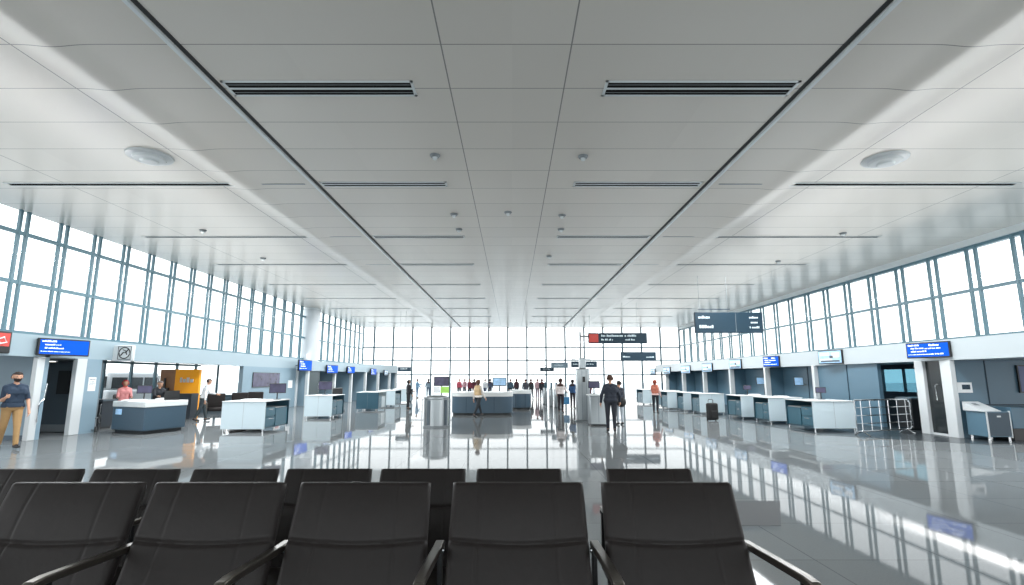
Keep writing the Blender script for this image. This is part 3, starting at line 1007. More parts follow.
def oval_counter(x0, x1, y, d, label, h=.98):
    w = x1 - x0
    t = thing('information_counter', label, 'counter', ((x0 + x1) / 2, y + d / 2, 0), 0)
    r = min(.55, d / 2 - .02)
    MB().prism(rrect(w - .1, d - .1, r - .05), 0, .1).build('plinth', M_black, t)
    b = MB().prism(rrect(w, d, r), .1, h - .18).build('body', M_navy, t, smooth=True)
    MB().box((-w * .25, -d / 2 - .003, .1), (-w * .25 + .015, -d / 2 + .01, h - .18)).box((w * .2, -d / 2 - .003, .1), (w * .2 + .015, -d / 2 + .01, h - .18)).build('seam', M_signd, b)
    MB().prism(rrect(w + .06, d + .06, r + .03), h - .18, h).build('worktop', M_top, t, smooth=True)
    return t


oc = oval_counter(-2.67, 0.02, 23.3, 1.9, 'long rounded blue-grey counter with white top in the middle of the hall')
oval_counter(-.1, 1.0, 27.5, 1.3, 'small dark rounded counter just behind the right end of the long middle counter')
# round steel bin
bp = at(434, 428)
t = thing('recycling_bin', 'round steel bin with vertical panels between two thin posts', 'bin', (bp.x, bp.y + .4, 0), 0)
MB().lathe([(.42, 0), (.42, .05), (.39, .06)], n=36).build('base_ring', M_grey, t, smooth=True)
b_ = MB().lathe([(.39, .06), (.39, .9), (.37, .92)], n=36).build('drum', M_steel, t, smooth=True)
for k in range(8):
    a = PI * 2 * k / 8 + .25
    c, s = math.cos(a), math.sin(a)
    Mx = Matrix.Rotation(a, 4, 'Z')
    MB().box((.37, -.06, .08), (.402, .06, .88), Mx).build('rib', M_dark if k % 2 else M_steel, b_)
MB().lathe([(.41, .92), (.41, .97), (.25, 1.02), (.12, 1.03)], n=36).build('lid', M_steel, t, smooth=True)
for s in (-1, 1):
    MB().cyl((s * .47, 0, .0), (s * .47, 0, .93), .015, n=10).cyl((s * .47, 0, .9), (s * .38, 0, .9), .01, n=8).build('post', M_chrome, t, smooth=True)
# silver desk behind the big man
sp_ = at(598, 426)
t = thing('silver_desk', 'low silver desk with a black monitor stand left of the man in dark suit', 'desk', (sp_.x + .05, sp_.y + .3, 0), 0)
MB().box((-.3, -.28, .04), (.3, .3, 1.0)).build('cabinet', M_steel, t, bevel=.02)
MB().box((-.34, -.32, 1.0), (.34, .34, 1.05)).build('top', M_top, t, bevel=.01)
MB().box((-.28, -.25, 0), (.28, .28, .05)).build('plinth', M_black, t)
MB().box((-.02, -.286, .1), (.0, -.28, .95)).build('seam', M_grey, t)
monitor(sp_.x - .05, sp_.y + .35, 1.05, 0, 'black monitor on the low silver desk', .4)


def totem(px, yt, yb, pw, Y, label, green=False):
    A = atY(px - pw / 2, yt, Y); B = atY(px + pw / 2, yb, Y)
    w = B.x - A.x
    t = thing('display_stand', label, 'display stand', ((A.x + B.x) / 2, Y, 0), 0)
    MB().lathe([(.3, 0), (.3, .03), (.06, .06)], n=24).build('base', M_grey, t, smooth=True)
    MB().box((-.04, .03, .05), (.04, .1, B.z + .2)).build('pole', M_grey, t)
    h = MB().box((-w / 2, -.03, B.z), (w / 2, .05, A.z)).build('housing', M_black, t, bevel=.01)
    MB().box((-w / 2 + .05, -.036, B.z + .05), (w / 2 - .05, -.03, A.z - .05)).build('display', M_pic if green else M_pale, h)
    if green:
        MB().box((-w * .05, -.02, B.z - .42), (w / 2, .02, B.z - .04)).build('lime_panel', M_green, t)
        MB().box((-w / 2, -.02, B.z - .42), (-w * .1, .02, B.z - .04)).build('white_panel', M_white, t)
    return t


totem(441.5, 376.5, 386, 15, 33, 'display stand with dark screen over a lime green panel, behind the steel bin', True)
totem(499.5, 377.5, 386, 14, 33, 'display stand with blue-grey screen behind the long middle counter')
# e-gates beyond the people
for i, (px, Y, lb) in enumerate(((545, 33, 'leftmost'), (551, 31.5, 'second from left'), (556, 30, 'second from right'), (560, 28.5, 'rightmost'))):
    p = atY(px, 400, Y)
    t = thing('boarding_gate', 'pale steel gate pillar, %s of four left of the woman in white blouse' % lb, 'gate', (p.x, Y, 0), 0, 'gate pillars')
    MB().box((-.09, -.5, 0), (.09, .5, 1.0)).build('cabinet', M_steel, t, bevel=.04)
    MB().box((-.05, -.45, 1.0), (.05, -.25, 1.35)).build('reader', M_teal2, t, bevel=.02)
    MB().box((-.02, .0, .3), (.45, .02, .9)).build('flap', M_glass, t)

# ------------------------------------------------------------------ left lounge: island, chairs, wheelchair
poly = [(-11.85, 15.95), (-10.5, 15.35), (-10.15, 16.75), (-11.4, 17.4)]
cxp = sum(p[0] for p in poly) / 4; cyp = sum(p[1] for p in poly) / 4
t = thing('island_counter', 'dark blue-grey angular counter with thick white top in front of the left lounge', 'counter', (cxp, cyp, 0), 0)
lp = [(x - cxp, y - cyp) for x, y in poly]
sca = lambda k: [(x * k, y * k) for x, y in lp]
MB().prism(sca(.9), 0, .1).build('plinth', M_black, t)
MB().prism(lp, .1, .76).build('body', M_navy, t, bevel=.02)
MB().prism(sca(1.03), .76, .93).build('worktop', M_top, t, bevel=.02)
pn = Vector((lp[0][0] * .6 + lp[1][0] * .4, lp[0][1] * .6 + lp[1][1] * .4, .6))
rt = Vector((lp[1][0] - lp[0][0], lp[1][1] - lp[0][1], 0)).normalized()
Mx = Matrix.Translation(pn - rt * .3) @ Matrix((rt, Vector((-rt.y, rt.x, 0)), Vector((0, 0, 1)))).transposed().to_4x4()
MB().box((-.14, -.012, -.06), (.14, -.0, .1), Mx).build('sticker', M_pale, t)
monitor(cxp - .35, cyp + .1, .93, .6, 'black monitor on the island counter, left one', .4)
papers(cxp - .2, cyp - .5, .93, 'white papers on the island counter', .4, .6)
t = thing('laptop', 'open dark laptop on the right half of the island counter', 'laptop', (cxp + .45, cyp + .2, .93), .6)
MB().box((-.2, -.14, 0), (.2, .14, .02)).build('keyboard', M_black, t)
MB().box((-.2, .13, .02), (.2, .16, .28)).build('screen', M_black, t)
papers(cxp - .05, cyp + .62, .93, 'pale folder at the back of the island counter', .1, .4)

loungers = [(-11.9, 21.6, .6, 'black lounge chair behind the man in the white shirt, nearest one'), (-11.6, 22.9, .6, 'second black lounge chair behind the man in the white shirt'),
            (-11.5, 24.1, .6, 'black lounge chair beside the grey-blue wall'), (-14.2, 18.9, -.5, 'black lounge chair inside the lounge behind the island counter'),
            (-15.2, 20.2, -.5, 'black lounge chair deep inside the left lounge by the glass')]
lounge0 = None
for x, y, rz, lb in loungers:
    if lounge0 is None:
        t = lounge0 = thing('lounge_chair', lb, 'chair', (x, y, 0), rz, 'black lounge chairs')
        MB().box((-.32, -.3, .3), (.32, .3, .44)).build('seat', M_leather, t, bevel=.04)
        MB().box((-.32, .24, .42), (.32, .36, .98)).build('backrest', M_leather, t, bevel=.04)
        for s in (-1, 1):
            MB().box((s * .36 - .03, -.28, .58), (s * .36 + .03, .3, .63)).box((s * .36 - .02, -.26, 0), (s * .36 + .02, -.2, .6)).box((s * .36 - .02, .22, 0), (s * .36 + .02, .28, .6)).build('arm_frame', M_arm, t, bevel=.01)
    else:
        dup(lounge0, (x, y, 0), rz, lb)
t = thing('office_chair', 'small black office chair beside the third left check-in desk', 'chair', (at(351, 411).x - .5, at(351, 411).y - .5, 0), .5)
MB().box((-.26, -.26, .44), (.26, .26, .54)).build('seat', M_black, t, bevel=.04)
MB().box((-.24, .2, .6), (.24, .28, 1.12)).build('backrest', M_black, t, bevel=.04)
MB().box((-.03, .24, .45), (.03, .29, .65)).build('back_bracket', M_black, t)
MB().cyl((0, 0, .1), (0, 0, .45), .03).build('column', M_grey, t, smooth=True)
for k in range(5):
    a = 2 * PI * k / 5
    lg = MB().tube([(0, 0, .12), (.3 * math.cos(a), .3 * math.sin(a), .08)], .02).build('leg', M_black, t, smooth=True)
    MB().sphere((.3 * math.cos(a), .3 * math.sin(a), .035), .035).build('castor', M_black, lg, smooth=True)

wc = at(88, 432)
t = thing('wheelchair', 'black folded wheelchair beside the left lounge entrance', 'wheelchair', (wc.x - .1, wc.y + .15, 0), .5); t.scale = (.82,) * 3
for s in (-1, 1):
    wheel = MB().tube([(s * .28, .29 * math.cos(a * PI / 12), .3 + .29 * math.sin(a * PI / 12)) for a in range(24)], .016, 6, True).build('wheel', M_black, t, smooth=True)
    sp2 = MB()
    for a in range(6):
        sp2.cyl((s * .28, 0, .3), (s * .28, .28 * math.cos(a * PI / 3), .3 + .28 * math.sin(a * PI / 3)), .004, n=5)
    sp2.build('spokes', M_grey, wheel)
    MB().cyl((s * .24, -.42, .1), (s * .28, -.42, .1), .1, n=16).build('castor', M_black, t, smooth=True)
    MB().tube([(s * .24, -.45, .12), (s * .24, -.4, .5), (s * .24, .1, .5), (s * .24, .18, .95), (s * .24, .3, .97)], .014).build('side_frame', M_grey, t, smooth=True)
    MB().tube([(s * .28, 0, .3), (s * .24, 0, .5)], .016).tube([(s * .26, -.42, .1), (s * .24, -.4, .4)], .012).build('axle', M_grey, t)
MB().box((-.24, -.36, .47), (.24, .12, .51)).build('seat', M_black, t)
MB().box((-.24, .12, .52), (.24, .17, .92)).build('backrest', M_black, t)
MB().box((-.2, -.56, .1), (.2, -.42, .12)).build('footplate', M_grey, t)
t = thing('side_desk', 'dark side desk behind the left panel in the lounge', 'desk', (-13.7, 17.4, 0), 0)
MB().box((-.6, -.25, .06), (.6, .3, .86)).build('cabinet', mat('dark_blue_black', (36, 44, 52), .4), t)
MB().box((-.65, -.3, .86), (.65, .35, .92)).build('top', M_dark, t)
MB().box((-.55, -.2, 0), (.55, .25, .07)).build('plinth', M_black, t)

# ------------------------------------------------------------------ right corner: kiosk, cabinets, barrier, bag
t = thing('service_kiosk', 'slate kiosk with sloping white control top beside the right slate wall', 'kiosk', (12.25, 13.9, 0), 0)
MB().box((0, 0, .1), (.62, .62, .74)).build('body', M_slate, t, bevel=.01)
MB().box((.03, -.01, .13), (.6, 0, .72)).build('front_panel', mat('kiosk_front', (48, 68, 82), .4), t)
MB().box((.0, -.012, .08), (.03, .02, .76)).box((.59, -.012, .08), (.62, .02, .76)).build('corner_trim', M_post, t)
sl = MB()
sl.add([(-.04, 0, .74), (.40, 0, .74), (.40, .64, .74), (-.04, .64, .74), (-.04, 0, .76), (.40, 0, .76), (.40, .64, .97), (-.04, .64, .97)],
       [(0, 3, 2, 1), (4, 5, 6, 7), (0, 1, 5, 4), (1, 2, 6, 5), (2, 3, 7, 6), (3, 0, 4, 7)])
st_ = sl.build('control_top', M_post, t)
MB().add([(.06, .35, .884), (.2, .35, .884), (.2, .5, .933), (.06, .5, .933)], [(0, 1, 2, 3)]).build('keypad', M_grey, st_)
MB().box((.26, -.02, .6), (.36, -.01, .64)).build('emblem', M_steel, t)
for x, y in ((.05, .05), (.57, .05), (.05, .57), (.57, .57)):
    MB().cyl((x, y, 0), (x, y, .1), .03, n=10).build('foot', M_chrome, t)
t = thing('storage_cabinet', 'low slate cabinet at the right edge beside the kiosk', 'cabinet', (13.05, 14.05, 0), 0)
MB().box((0, 0, .3), (1.3, .6, .84)).build('body', M_slate, t, bevel=.01)
MB().box((.62, -.006, .32), (.64, 0, .82)).build('door_gap', M_dark, t)
MB().box((0.02, .03, 0), (1.28, .58, .3)).build('plinth', M_black, t)

A0 = at(859, 436); A1 = at(913, 433)
br = thing('crowd_barrier', 'steel crowd barrier with rounded end in front of the right opening', 'barrier', (A0.x, A0.y, 0), math.atan2(A1.y - A0.y, A1.x - A0.x))
Lb = (A1 - A0).length
MB().tube([(-.05, 0, .12), (Lb - .1, 0, .12), (Lb, 0, .2), (Lb, 0, .86), (Lb - .06, 0, .95), (Lb - .15, 0, .98), (-.05, 0, .98)], .024, 8, True).build('frame', M_chrome, br, smooth=True)
for k in range(6):
    x = Lb * (k + .5) / 6
    MB().cyl((x, 0, .12), (x, 0, .98), .011, n=8).build('upright', M_chrome, br, smooth=True)
for z in (.33, .55, .77):
    MB().cyl((0, 0, z), (Lb, 0, z), .014, n=8).build('rail', M_chrome, br, smooth=True)
for x in (.15, Lb - .25):
    MB().tube([(x, -.22, .015), (x, 0, .13), (x, .22, .015)], .018).build('foot', M_chrome, br, smooth=True)
t = thing('rope_desk', 'dark desk behind the crowd barrier in the right opening', 'desk', (12.95, 17.0, 0), 0)
MB().box((-.5, -.3, .05), (.5, .3, .95)).build('cabinet', M_black, t)
MB().box((-.53, -.33, .95), (.53, .33, 1.0)).build('top', M_dark, t)

bg_ = at(714, 421)
t = thing('travel_bag', 'black upright travel bag standing by the white desks on the right', 'bag', (bg_.x, bg_.y + .12, 0), .2)
MB().box((-.2, -.13, .03), (.2, .13, .66)).build('body', mat('black_nylon', (16, 17, 19), .7), t, bevel=.06)
MB().box((-.14, -.16, .1), (.14, -.1, .38)).build('front_pocket', mat('black_nylon', (16, 17, 19), .7), t, bevel=.03)
MB().tube([(-.1, .08, .58), (-.1, .08, .76), (-.07, .08, .79), (.07, .08, .79), (.1, .08, .76), (.1, .08, .58)], .012).build('handle', M_black, t, smooth=True)
for s in (-1, 1):
    MB().cyl((s * .19, .08, .035), (s * .15, .08, .035), .035, n=12).build('wheel', M_black, t, smooth=True)


# ------------------------------------------------------------------ people
def person(label, loc, height, heading, shirt, trousers, hair=(40, 32, 28), skin=(196, 150, 124), shoes=(30, 30, 32),
           legs=((0, 4), (0, 4)), arms=((4, 8, 12), (4, 8, 12)), lean=0., sleeves='long', hairstyle='short', vest=None,
           beard=False, res=.02, sit=None, scarf=None, group=None, girth=1.):
    caps = []
    V = Vector

    def C(p0, r0, p1, r1, reg):
        caps.append((V(p0), r0, V(p1), r1, reg))
    hipz = .92
    # torso in an upright frame, then leaned about the hips
    ln = R(lean)

    def T(p):
        x, y, z = p
        dz = z - hipz
        return V((x, y * math.cos(ln) - dz * math.sin(ln), hipz + y * math.sin(ln) + dz * math.cos(ln)))
    g = girth
    C(T((-.075 * g, 0, .95)), .115 * g, T((.075 * g, 0, .95)), .115 * g, 'pelvis')
    C(T((-.06 * g, 0, 1.08)), .105 * g, T((.06 * g, 0, 1.08)), .105 * g, 'torso')
    C(T((-.09 * g, 0, 1.27)), .115 * g, T((.09 * g, 0, 1.27)), .115 * g, 'torso')
    for s in (-1, 1):
        C(T((s * .06, 0, .98)), .10 * g, T((s * .085, 0, 1.3)), .11 * g, 'torso')
        C(T((s * .03, .01, 1.425)), .07, T((s * .155, .01, 1.388)), .058, 'torso')
    C(T((0, .012, 1.42)), .06, T((0, -.005, 1.56)), .052, 'neck')
    hd = [((0, .014, 1.648), .1, (0, -.01, 1.655), .096), ((0, -.03, 1.58), .066, (0, -.02, 1.63), .084)]
    for a, ra, b, rb in hd:
        C(T(a), ra, T(b), rb, 'head')
    C(T((0, -.105, 1.605)), .013, T((0, -.096, 1.635)), .009, 'head')
    for s in (-1, 1):
        C(T((s * .09, .01, 1.605)), .014, T((s * .093, .012, 1.64)), .016, 'head')
    # legs
    for s, (a, b) in zip((1, -1), legs):
        hip = V((s * .095, 0, .90))
        a1, a2 = R(a), R(a - b)
        knee = hip + V((s * .01, -math.sin(a1), -math.cos(a1))) * .43
        ank = knee + V((0, -math.sin(a2), -math.cos(a2))) * .41
        C(hip, .092 * g, knee, .06, 'leg')
        C(knee, .06, ank, .042, 'leg')
        f = R(max(-35, min(20, (a - b) * .7)))
        fd = V((s * .12, -math.cos(f), math.sin(f))).normalized()
        heel = ank + V((0, .03, -.035))
        fn = 'foot' if s > 0 else 'foot2'
        C(heel, .04, ank + fd * .15 + V((0, 0, -.045)), .033, fn)
        C(ank, .042, heel, .04, fn)
    # arms and hands with five fingers
    for s, (sw, ab, el) in zip((1, -1), arms):
        sh = T((s * .174, .01, 1.38))
        w1, w2 = R(sw + lean * .5), R(sw + el + lean * .5)
        ax = math.sin(R(ab))
        u1 = V((s * ax, -math.sin(w1), -math.cos(w1))).normalized()
        u2 = V((s * ax * .2, -math.sin(w2), -math.cos(w2))).normalized()
        elb = sh + u1 * .29
        wr = elb + u2 * .25
        C(sh, .055, elb, .042, 'arm')
        C(elb, .043, wr, .029, 'forearm')
        pal = wr + u2 * .085
        C(wr, .028, pal, .034, 'hand')
        side = u2.cross(V((s, 0, 0)))
        if side.length < .1:
            side = V((0, 1, 0))
        side.normalize()
        for k, (off, fl) in enumerate(((-.036, .062), (-.012, .075), (.012, .07), (.036, .055))):
            b0 = pal + side * off * .7
            dirv = (u2 + side * off * 5 + V((-s * .25, 0, 0))).normalized()
            m1 = b0 + dirv * (fl * .6 + .02)
            C(b0, .011, m1, .0105, 'hand')
            C(m1, .0105, m1 + (dirv + V((-s * .5, 0, 0))).normalized() * fl * .5, .009, 'hand')
        b0 = wr + u2 * .03
        C(b0, .013, b0 + (u2 * .7 - side * .8).normalized() * .085, .0105, 'hand')
    if sit is None:
        zmin = min(min(c[0].z - c[1], c[2].z - c[3]) for c in caps if c[4][:4] == 'foot')
    else:
        zmin = .82 - sit
    k = height / 1.745
    mb = MB()
    for p0, r0, p1, r1, reg in caps:
        n = 10
        d = p1 - p0
        L = d.length
        d = d.normalized() if L > 1e-6 else V((0, 0, 1))
        a = d.orthogonal().normalized()
        b = d.cross(a)
        prof = []
        for t_ in (-90, -50, -20):
            prof.append((p0 + d * (r0 * math.sin(R(t_))), r0 * math.cos(R(t_))))
        for t_ in (20, 50, 90):
            prof.append((p1 + d * (r1 * math.sin(R(t_))), r1 * math.cos(R(t_))))
        vs = [c + (a * math.cos(2 * PI * i / n) + b * math.sin(2 * PI * i / n)) * max(rr, .0005) for c, rr in prof for i in range(n)]
        fs = []
        for j in range(5):
            fs += [(j * n + i, j * n + (i + 1) % n, (j + 1) * n + (i + 1) % n, (j + 1) * n + i) for i in range(n)]
        fs += [tuple(range(n - 1, -1, -1)), tuple(5 * n + i for i in range(n))]
        mb.add(vs, fs)
    key = 'person'
    tmp = mb.build('tmp_body', M_white)
    md = tmp.modifiers.new('r', 'REMESH')
    md.mode = 'VOXEL'
    md.voxel_size = res
    md.use_smooth_shade = True
    ms = tmp.modifiers.new('s', 'SMOOTH')
    ms.factor = .5
    ms.iterations = 2 if res > .015 else 1
    dg = bpy.context.evaluated_depsgraph_get()
    dg.update()
    ev = bpy.data.meshes.new_from_object(tmp.evaluated_get(dg))
    bpy.data.objects.remove(tmp)
    nv = len(ev.vertices)
    co = np.empty(nv * 3); ev.vertices.foreach_get('co', co); co = co.reshape(-1, 3)
    no = np.empty(nv * 3); ev.vertices.foreach_get('normal', no); no = no.reshape(-1, 3)
    best = np.full(nv, 1e9); reg = np.zeros(nv, int)
    names = ['pelvis', 'torso', 'neck', 'head', 'leg', 'foot', 'arm', 'forearm', 'hand', 'foot2']
    for p0, r0, p1, r1, rg in caps:
        a = np.array(p0); d = np.array(p1) - a
        L2 = max(1e-9, d @ d)
        t_ = np.clip(((co - a) @ d) / L2, 0, 1)
        dist = np.linalg.norm(co - (a + t_[:, None] * d), axis=1) - (r0 + (r1 - r0) * t_)
        m_ = dist < best
        best[m_] = dist[m_]; reg[m_] = names.index(rg)
    # head-local coordinates
    hc = np.array(T((0, 0, 1.64)))
    up = np.array(T((0, 0, 1.74))) - np.array(T((0, 0, 1.64))); up /= np.linalg.norm(up)
    fw = np.array(T((0, -.1, 1.64))) - hc; fw /= np.linalg.norm(fw)
    hz = (co - hc) @ up; hy = (co - hc) @ fw
    faces = [tuple(p.vertices) for p in ev.polygons]
    bpy.data.meshes.remove(ev)
    co = (co - np.array((0, 0, zmin))) * k
    body = MB(); body.v = [tuple(c) for c in co]; body.f = faces
    o = body.build('person', mat('skin_%d_%d_%d' % skin, skin, .55), smooth=True)
    o.location = loc
    o.rotation_euler = (0, 0, R(heading))
    tag(o, label, 'person', group)

    def garment(name, mask, off, colr, rough=.8):
        idx = [f for f in faces if all(mask[i] for i in f)]
        if not idx:
            return None
        used = sorted({i for f in idx for i in f})
        mp = {i: j for j, i in enumerate(used)}
        g_ = MB()
        g_.v = [tuple(co[i] + no[i] * off * k) for i in used]
        g_.f = [tuple(mp[i] for i in f) for f in idx]
        q = g_.build(name, mat('cloth_%d_%d_%d' % colr, colr, rough, noise=.15, nscale=12), o, smooth=True)
        sol = q.modifiers.new('thick', 'SOLIDIFY')
        sol.thickness = .008
        sol.offset = -1
        return q
    I = names.index
    zz = co[:, 2]
    tor = (reg == I('torso'))
    sl_ = tor | (reg == I('arm'))
    if sleeves == 'long':
        sl_ = sl_ | (reg == I('forearm'))
    garment('shirt', sl_ | ((reg == I('pelvis')) & (best > -9) & (co[:, 2] > (0.93 - zmin) * k)), .014, shirt)
    garment('trousers', (reg == I('leg')) | (reg == I('pelvis')), .011, trousers)
    garment('shoe', (reg == I('foot')), .008, shoes, .4)
    garment('shoe', (reg == I('foot2')), .008, shoes, .4)
    if vest:
        garment('vest', tor, .028, vest)
    head = reg == I('head')
    if scarf:
        garment('headscarf', (head & ((hy < .055) | (hz > .06))) | (reg == I('neck')), .02, scarf)
    elif hairstyle == 'short':
        garment('hair', head & ((hz > .045) | ((hy < -.01) & (hz > -.045))), .012, hair)
    else:
        garment('hair', (head & ((hz > .05) | (hy < .02))) | ((reg == I('neck')) & (hy < .0)) | (tor & (hy < -.05) & (hz > -.32)), .022, hair)
    if beard:
        garment('beard', head & (hz < -.035) & (hy > .02), .01, hair)
    if res <= .013:
        e = MB()
        for s in (-1, 1):
            q = (T((s * .033, -.089, 1.65)) - V((0, 0, zmin))) * k
            e.sphere(tuple(q), .011 * k, n=8)
        e.build('eyes', M_black, o, smooth=True)
        q = (T((0, -.088, 1.575)) - V((0, 0, zmin))) * k
        MB().sphere(tuple(q), .022 * k, (1, .35, .3), n=8).build('mouth', mat('lips', (150, 90, 82), .5), o, smooth=True)
    return o


def pp(px, foot, head):
    p = at(px, foot)
    Z = atY(px, head, p.y).z
    return p, Z


# heading 0 faces the camera, 180 faces away, 90 faces +x (right), -90 faces left
p, h = pp(6.5, 449, 373)
person('bearded man in navy shirt and khaki trousers at the left edge', p, h, 58, (34, 52, 72), (170, 136, 92), (40, 30, 26), (206, 158, 132), (28, 30, 34),
       ((13, 4), (-10, 12)), ((8, 14, 14), (4, 8, 100)), 2, 'short', 'short', None, True, .012, girth=1.12)
p, h = pp(611.5, 432, 376)
person('man in dark suit seen from behind in the middle of the hall', p, h, 175, (40, 46, 58), (32, 36, 46), (74, 50, 38), (196, 150, 124), (24, 24, 26),
       ((4, 3), (-3, 4)), ((-4, 24, 28), (4, 24, 30)), 0, res=.012, girth=1.15)
p2, h2 = pp(622, 425.5, 383)
person('person in dark jacket and pale trousers right of the man in dark suit', p2 + Vector((0, .3, 0)), h2 + .05, 200, (48, 54, 66), (180, 188, 196), (44, 34, 30),
       arms=((10, 14, 40), (6, 12, 20)), res=.014)
bg2 = p2 + Vector((.02, .0, 0))
t = thing('shoulder_bag', 'round black shoulder bag at the right side of the man in dark suit', 'bag', (bg2.x - .02, bg2.y - .02, .62), 0)
MB().sphere((0, 0, .16), .17, (1, .6, 1)).build('body', mat('black_nylon', (16, 17, 19), .7), t, smooth=True)
MB().tube([(-.12, 0, .28), (-.08, .06, .5), (.04, .1, .62), (.1, .06, .5), (.12, 0, .28)], .012).build('strap', M_black, t, smooth=True)
p, h = pp(478, 417, 379.5)
person('person in tan vest and white shirt walking past the middle counter', p, h, 140, (226, 220, 214), (36, 42, 48), (92, 62, 50), shoes=(40, 40, 42),
       legs=((26, 4), (-22, 10)), arms=((-12, 10, 14), (16, 10, 22)), vest=(200, 172, 132), hairstyle='long', res=.014)
p, h = pp(656, 413, 380.5)
person('woman in pink top with auburn hair by the right desks', p, h, 150, (232, 198, 194), (30, 34, 42), (140, 62, 44), hairstyle='long',
       arms=((30, 10, 50), (10, 12, 30)), vest=(190, 112, 92), res=.015)
p, h = pp(408, 409, 380.5)
person('woman in black standing by the far left desks', p, h, 120, (30, 32, 38), (28, 30, 36), (30, 26, 26), hairstyle='long', arms=((20, 6, 60), (8, 6, 20)), res=.016)
p, h = pp(561, 412.5, 379)
person('woman in white blouse and long black trousers left of the silver signpost', p, h, 160, (226, 216, 214), (34, 30, 36), (58, 36, 30), hairstyle='long', arms=((16, 14, 20), (26, 14, 40)), res=.016)
t = thing('tote_bag', 'teal blue tote bag hanging between the two people left of the signpost', 'bag', (at(566.5, 410).x, at(566.5, 410).y + .1, .28), .3)
MB().prism(rrect(.34, .14, .05), 0, .36).build('body', mat('teal_fabric', (44, 110, 150), .7), t, smooth=True)
MB().tube([(-.1, 0, .35), (-.06, 0, .6), (.06, 0, .6), (.1, 0, .35)], .012).build('handle', M_teal2, t, smooth=True)
p, h = pp(573, 408.5, 380)
person('person in blue jacket close to the silver signpost, beside the teal bag', p, h, 150, (52, 88, 130), (44, 40, 48), (38, 30, 30), hairstyle='long', arms=((20, 20, 40), (10, 16, 20)), res=.016)
p, h = pp(201, 421, 382)
person('man in white shirt and dark trousers leaning in front of the orange wall', p, h + .12, 130, (222, 224, 226), (52, 62, 66), (60, 50, 46),
       legs=((14, 4), (-14, 8)), arms=((30, 12, 40), (-24, 16, 20)), lean=14, res=.014)
p = Vector((-13.2, 18.2, 0))
person('person in pink jacket with red headscarf behind the island counter', p, 1.5, 40, (224, 150, 150), (60, 62, 70), scarf=(206, 60, 66), arms=((24, 8, 60), (24, 8, 60)), res=.016)
p = Vector((-12.15, 18.3, 0))
person('person in black jacket bending over papers behind the island counter', p, 1.5, 60, (34, 38, 44), (40, 44, 50), (96, 90, 88), arms=((34, 10, 40), (30, 10, 50)), lean=14, res=.016)
# far crowd: px, foot, head, shirt, trousers, hair, heading, label
crowd = [(417, 398, 380, (110, 150, 180), (90, 120, 150), 'person in pale blue reaching up beside the woman in black', 120, ((60, 10, 30), (20, 10, 20))),
         (428, 398, 380, (120, 140, 154), (80, 100, 120), 'person in grey-blue behind the steel bin', 200, ((20, 10, 30), (10, 10, 20))),
         (459, 397.5, 382, (196, 88, 104), (60, 60, 70), 'person in rose red behind the left end of the middle counter', 20, ((10, 8, 20), (10, 8, 20))),
         (464.5, 397.5, 382.5, (214, 160, 166), (70, 70, 80), 'person in pale pink behind the middle counter', -20, ((10, 8, 20), (10, 8, 20))),
         (469.5, 398, 382, (120, 48, 66), (50, 50, 60), 'person in maroon behind the middle counter, left of the walker', 30, ((10, 8, 20), (10, 8, 20))),
         (474, 398, 381.5, (96, 44, 60), (50, 46, 56), 'person in dark red just left of the walker in the tan vest', 180, ((10, 8, 20), (10, 8, 20))),
         (485, 398, 380.5, (220, 222, 226), (90, 100, 120), 'person in white just right of the walker in the tan vest', 160, ((10, 8, 20), (10, 8, 20))),
         (490, 398, 381, (70, 80, 100), (60, 64, 76), 'person in dark blue between the white-clad person and the display stand', 160, ((10, 8, 20), (10, 8, 20))),
         (510.5, 399, 381, (60, 84, 100), (40, 50, 60), 'person in teal grey behind the small dark counter, left of a pair', 170, ((10, 8, 20), (10, 8, 20))),
         (516.5, 399, 381, (70, 46, 54), (40, 40, 50), 'person in dark plum behind the small dark counter, right of a pair', 190, ((10, 8, 20), (10, 8, 20))),
         (525.5, 400, 380.5, (72, 74, 84), (66, 78, 92), 'person in charcoal walking away in the far middle', 180, ((16, 12, 30), (-10, 8, 20))),
         (531, 399.5, 381, (56, 60, 64), (48, 56, 60), 'person in dark grey walking right behind the charcoal-clad walker', 200, ((16, 8, 20), (-10, 8, 20))),
         (537.5, 399, 382, (196, 160, 166), (150, 130, 140), 'slim person in pale mauve in the far middle', 160, ((10, 8, 20), (10, 8, 20))),
         (542, 400.5, 382.5, (32, 34, 42), (34, 36, 44), 'small person all in black left of the gate pillars', 190, ((10, 8, 20), (10, 8, 20))),
         (589.5, 400, 378, (204, 52, 62), (90, 60, 66), 'person in red jacket behind the silver signpost', 180, ((10, 8, 20), (10, 8, 20)))]
for i, (px, ft, hdp, s_, t_, lb, hg, am) in enumerate(crowd):
    p, h = pp(px, ft, hdp)
    p = p * (1 + .035 * (i % 2))
    walk = ((16, 4), (-14, 8)) if 'walk' in lb else ((3, 3), (-3, 3))
    person(lb, p, max(1.5, min(1.75, h)), hg, s_, t_, (46 + i * 3, 36, 34), legs=walk, arms=am, hairstyle='long' if i % 2 else 'short', res=.022)

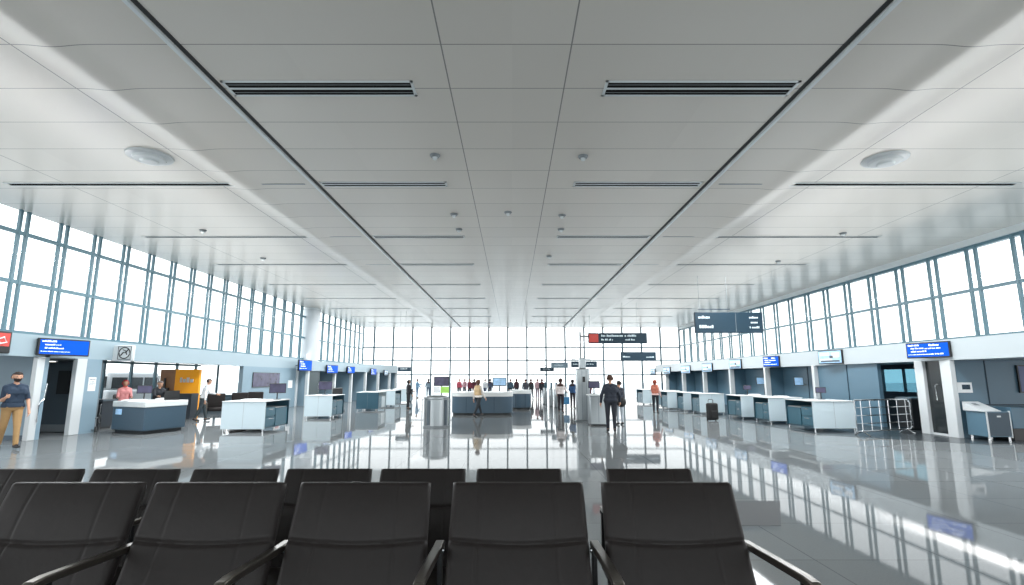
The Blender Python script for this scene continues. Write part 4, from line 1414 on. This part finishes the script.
# ------------------------------------------------------------------ light
wd = bpy.data.worlds.new('sky')
sc.world = wd
wd.use_nodes = True
bgn = wd.node_tree.nodes['Background']
tc = wd.node_tree.nodes.new('ShaderNodeTexCoord')
sx = wd.node_tree.nodes.new('ShaderNodeSeparateXYZ')
wd.node_tree.links.new(tc.outputs['Generated'], sx.inputs[0])
rp = wd.node_tree.nodes.new('ShaderNodeValToRGB')
rp.color_ramp.elements[0].position = .0
rp.color_ramp.elements[0].color = (.99, .995, 1, 1)
rp.color_ramp.elements[1].position = .7
rp.color_ramp.elements[1].color = (.88, .94, 1.0, 1)
wd.node_tree.links.new(sx.outputs[2], rp.inputs[0])
wd.node_tree.links.new(rp.outputs[0], bgn.inputs[0])
bgn.inputs[1].default_value = 2.9


def portal(name, loc, rot, sx_, sy_):
    l = bpy.data.lights.new(name, 'AREA')
    l.shape = 'RECTANGLE'
    l.size, l.size_y = sx_, sy_
    l.cycles.is_portal = True
    o = bpy.data.objects.new(name, l)
    COL.objects.link(o)
    o.location = loc
    o.rotation_euler = rot


hh = CEILZ - 2.7
portal('left_window_light', (XL + .12, (4 + YB) / 2, 2.7 + hh / 2), (PI / 2, 0, -PI / 2), YB - 4, hh)
portal('right_window_light', (XR - .14, (4 + YB) / 2, 2.7 + hh / 2), (PI / 2, 0, PI / 2), YB - 4, hh)
portal('back_window_light', ((XL + XR) / 2, YB - .1, CEILZ / 2), (-PI / 2, 0, 0), XR - XL, CEILZ)

portal('rear_window_light', ((XL + XR) / 2, -5.85, CEILZ / 2), (PI / 2, 0, 0), XR - XL + 6, CEILZ)


def uplight(name, x, tilt, power):
    l = bpy.data.lights.new(name, 'AREA')
    l.shape = 'RECTANGLE'
    l.size, l.size_y = .3, 37
    l.energy = power
    l.color = (1, .98, .95)
    l.spread = R(130)
    o = bpy.data.objects.new(name, l)
    COL.objects.link(o)
    o.location = (x, 25, 2.85)
    o.rotation_euler = (0, PI + tilt, 0)


# added fill lamps without fixtures above the booth roofs, brightening the ceiling
uplight('left_fill_light', LX + .02, R(68), 450)
uplight('right_fill_light', RX - .02, R(-68), 450)

for nm, xx in (('left_fill_strip', -8.75), ('right_fill_strip', 8.75)):  # invented downlight strips with no fixture, added to brighten the lower hall
    l = bpy.data.lights.new(nm, 'AREA')
    l.shape = 'RECTANGLE'
    l.size, l.size_y = 1.5, 34
    l.energy = 2500
    l.color = (.95, .98, 1)
    o = bpy.data.objects.new(nm, l)
    COL.objects.link(o)
    o.location = (xx, 24, CEILZ - .08)

sc.view_settings.view_transform = 'Standard'
sc.view_settings.look = 'None'
sc.view_settings.exposure = 0.0
sc.cycles.max_bounces = 10
sc.cycles.diffuse_bounces = 5
sc.cycles.glossy_bounces = 5
sc.cycles.transparent_max_bounces = 12
sc.cycles.caustics_reflective = False
sc.cycles.caustics_refractive = False
sc.cycles.sample_clamp_indirect = 6
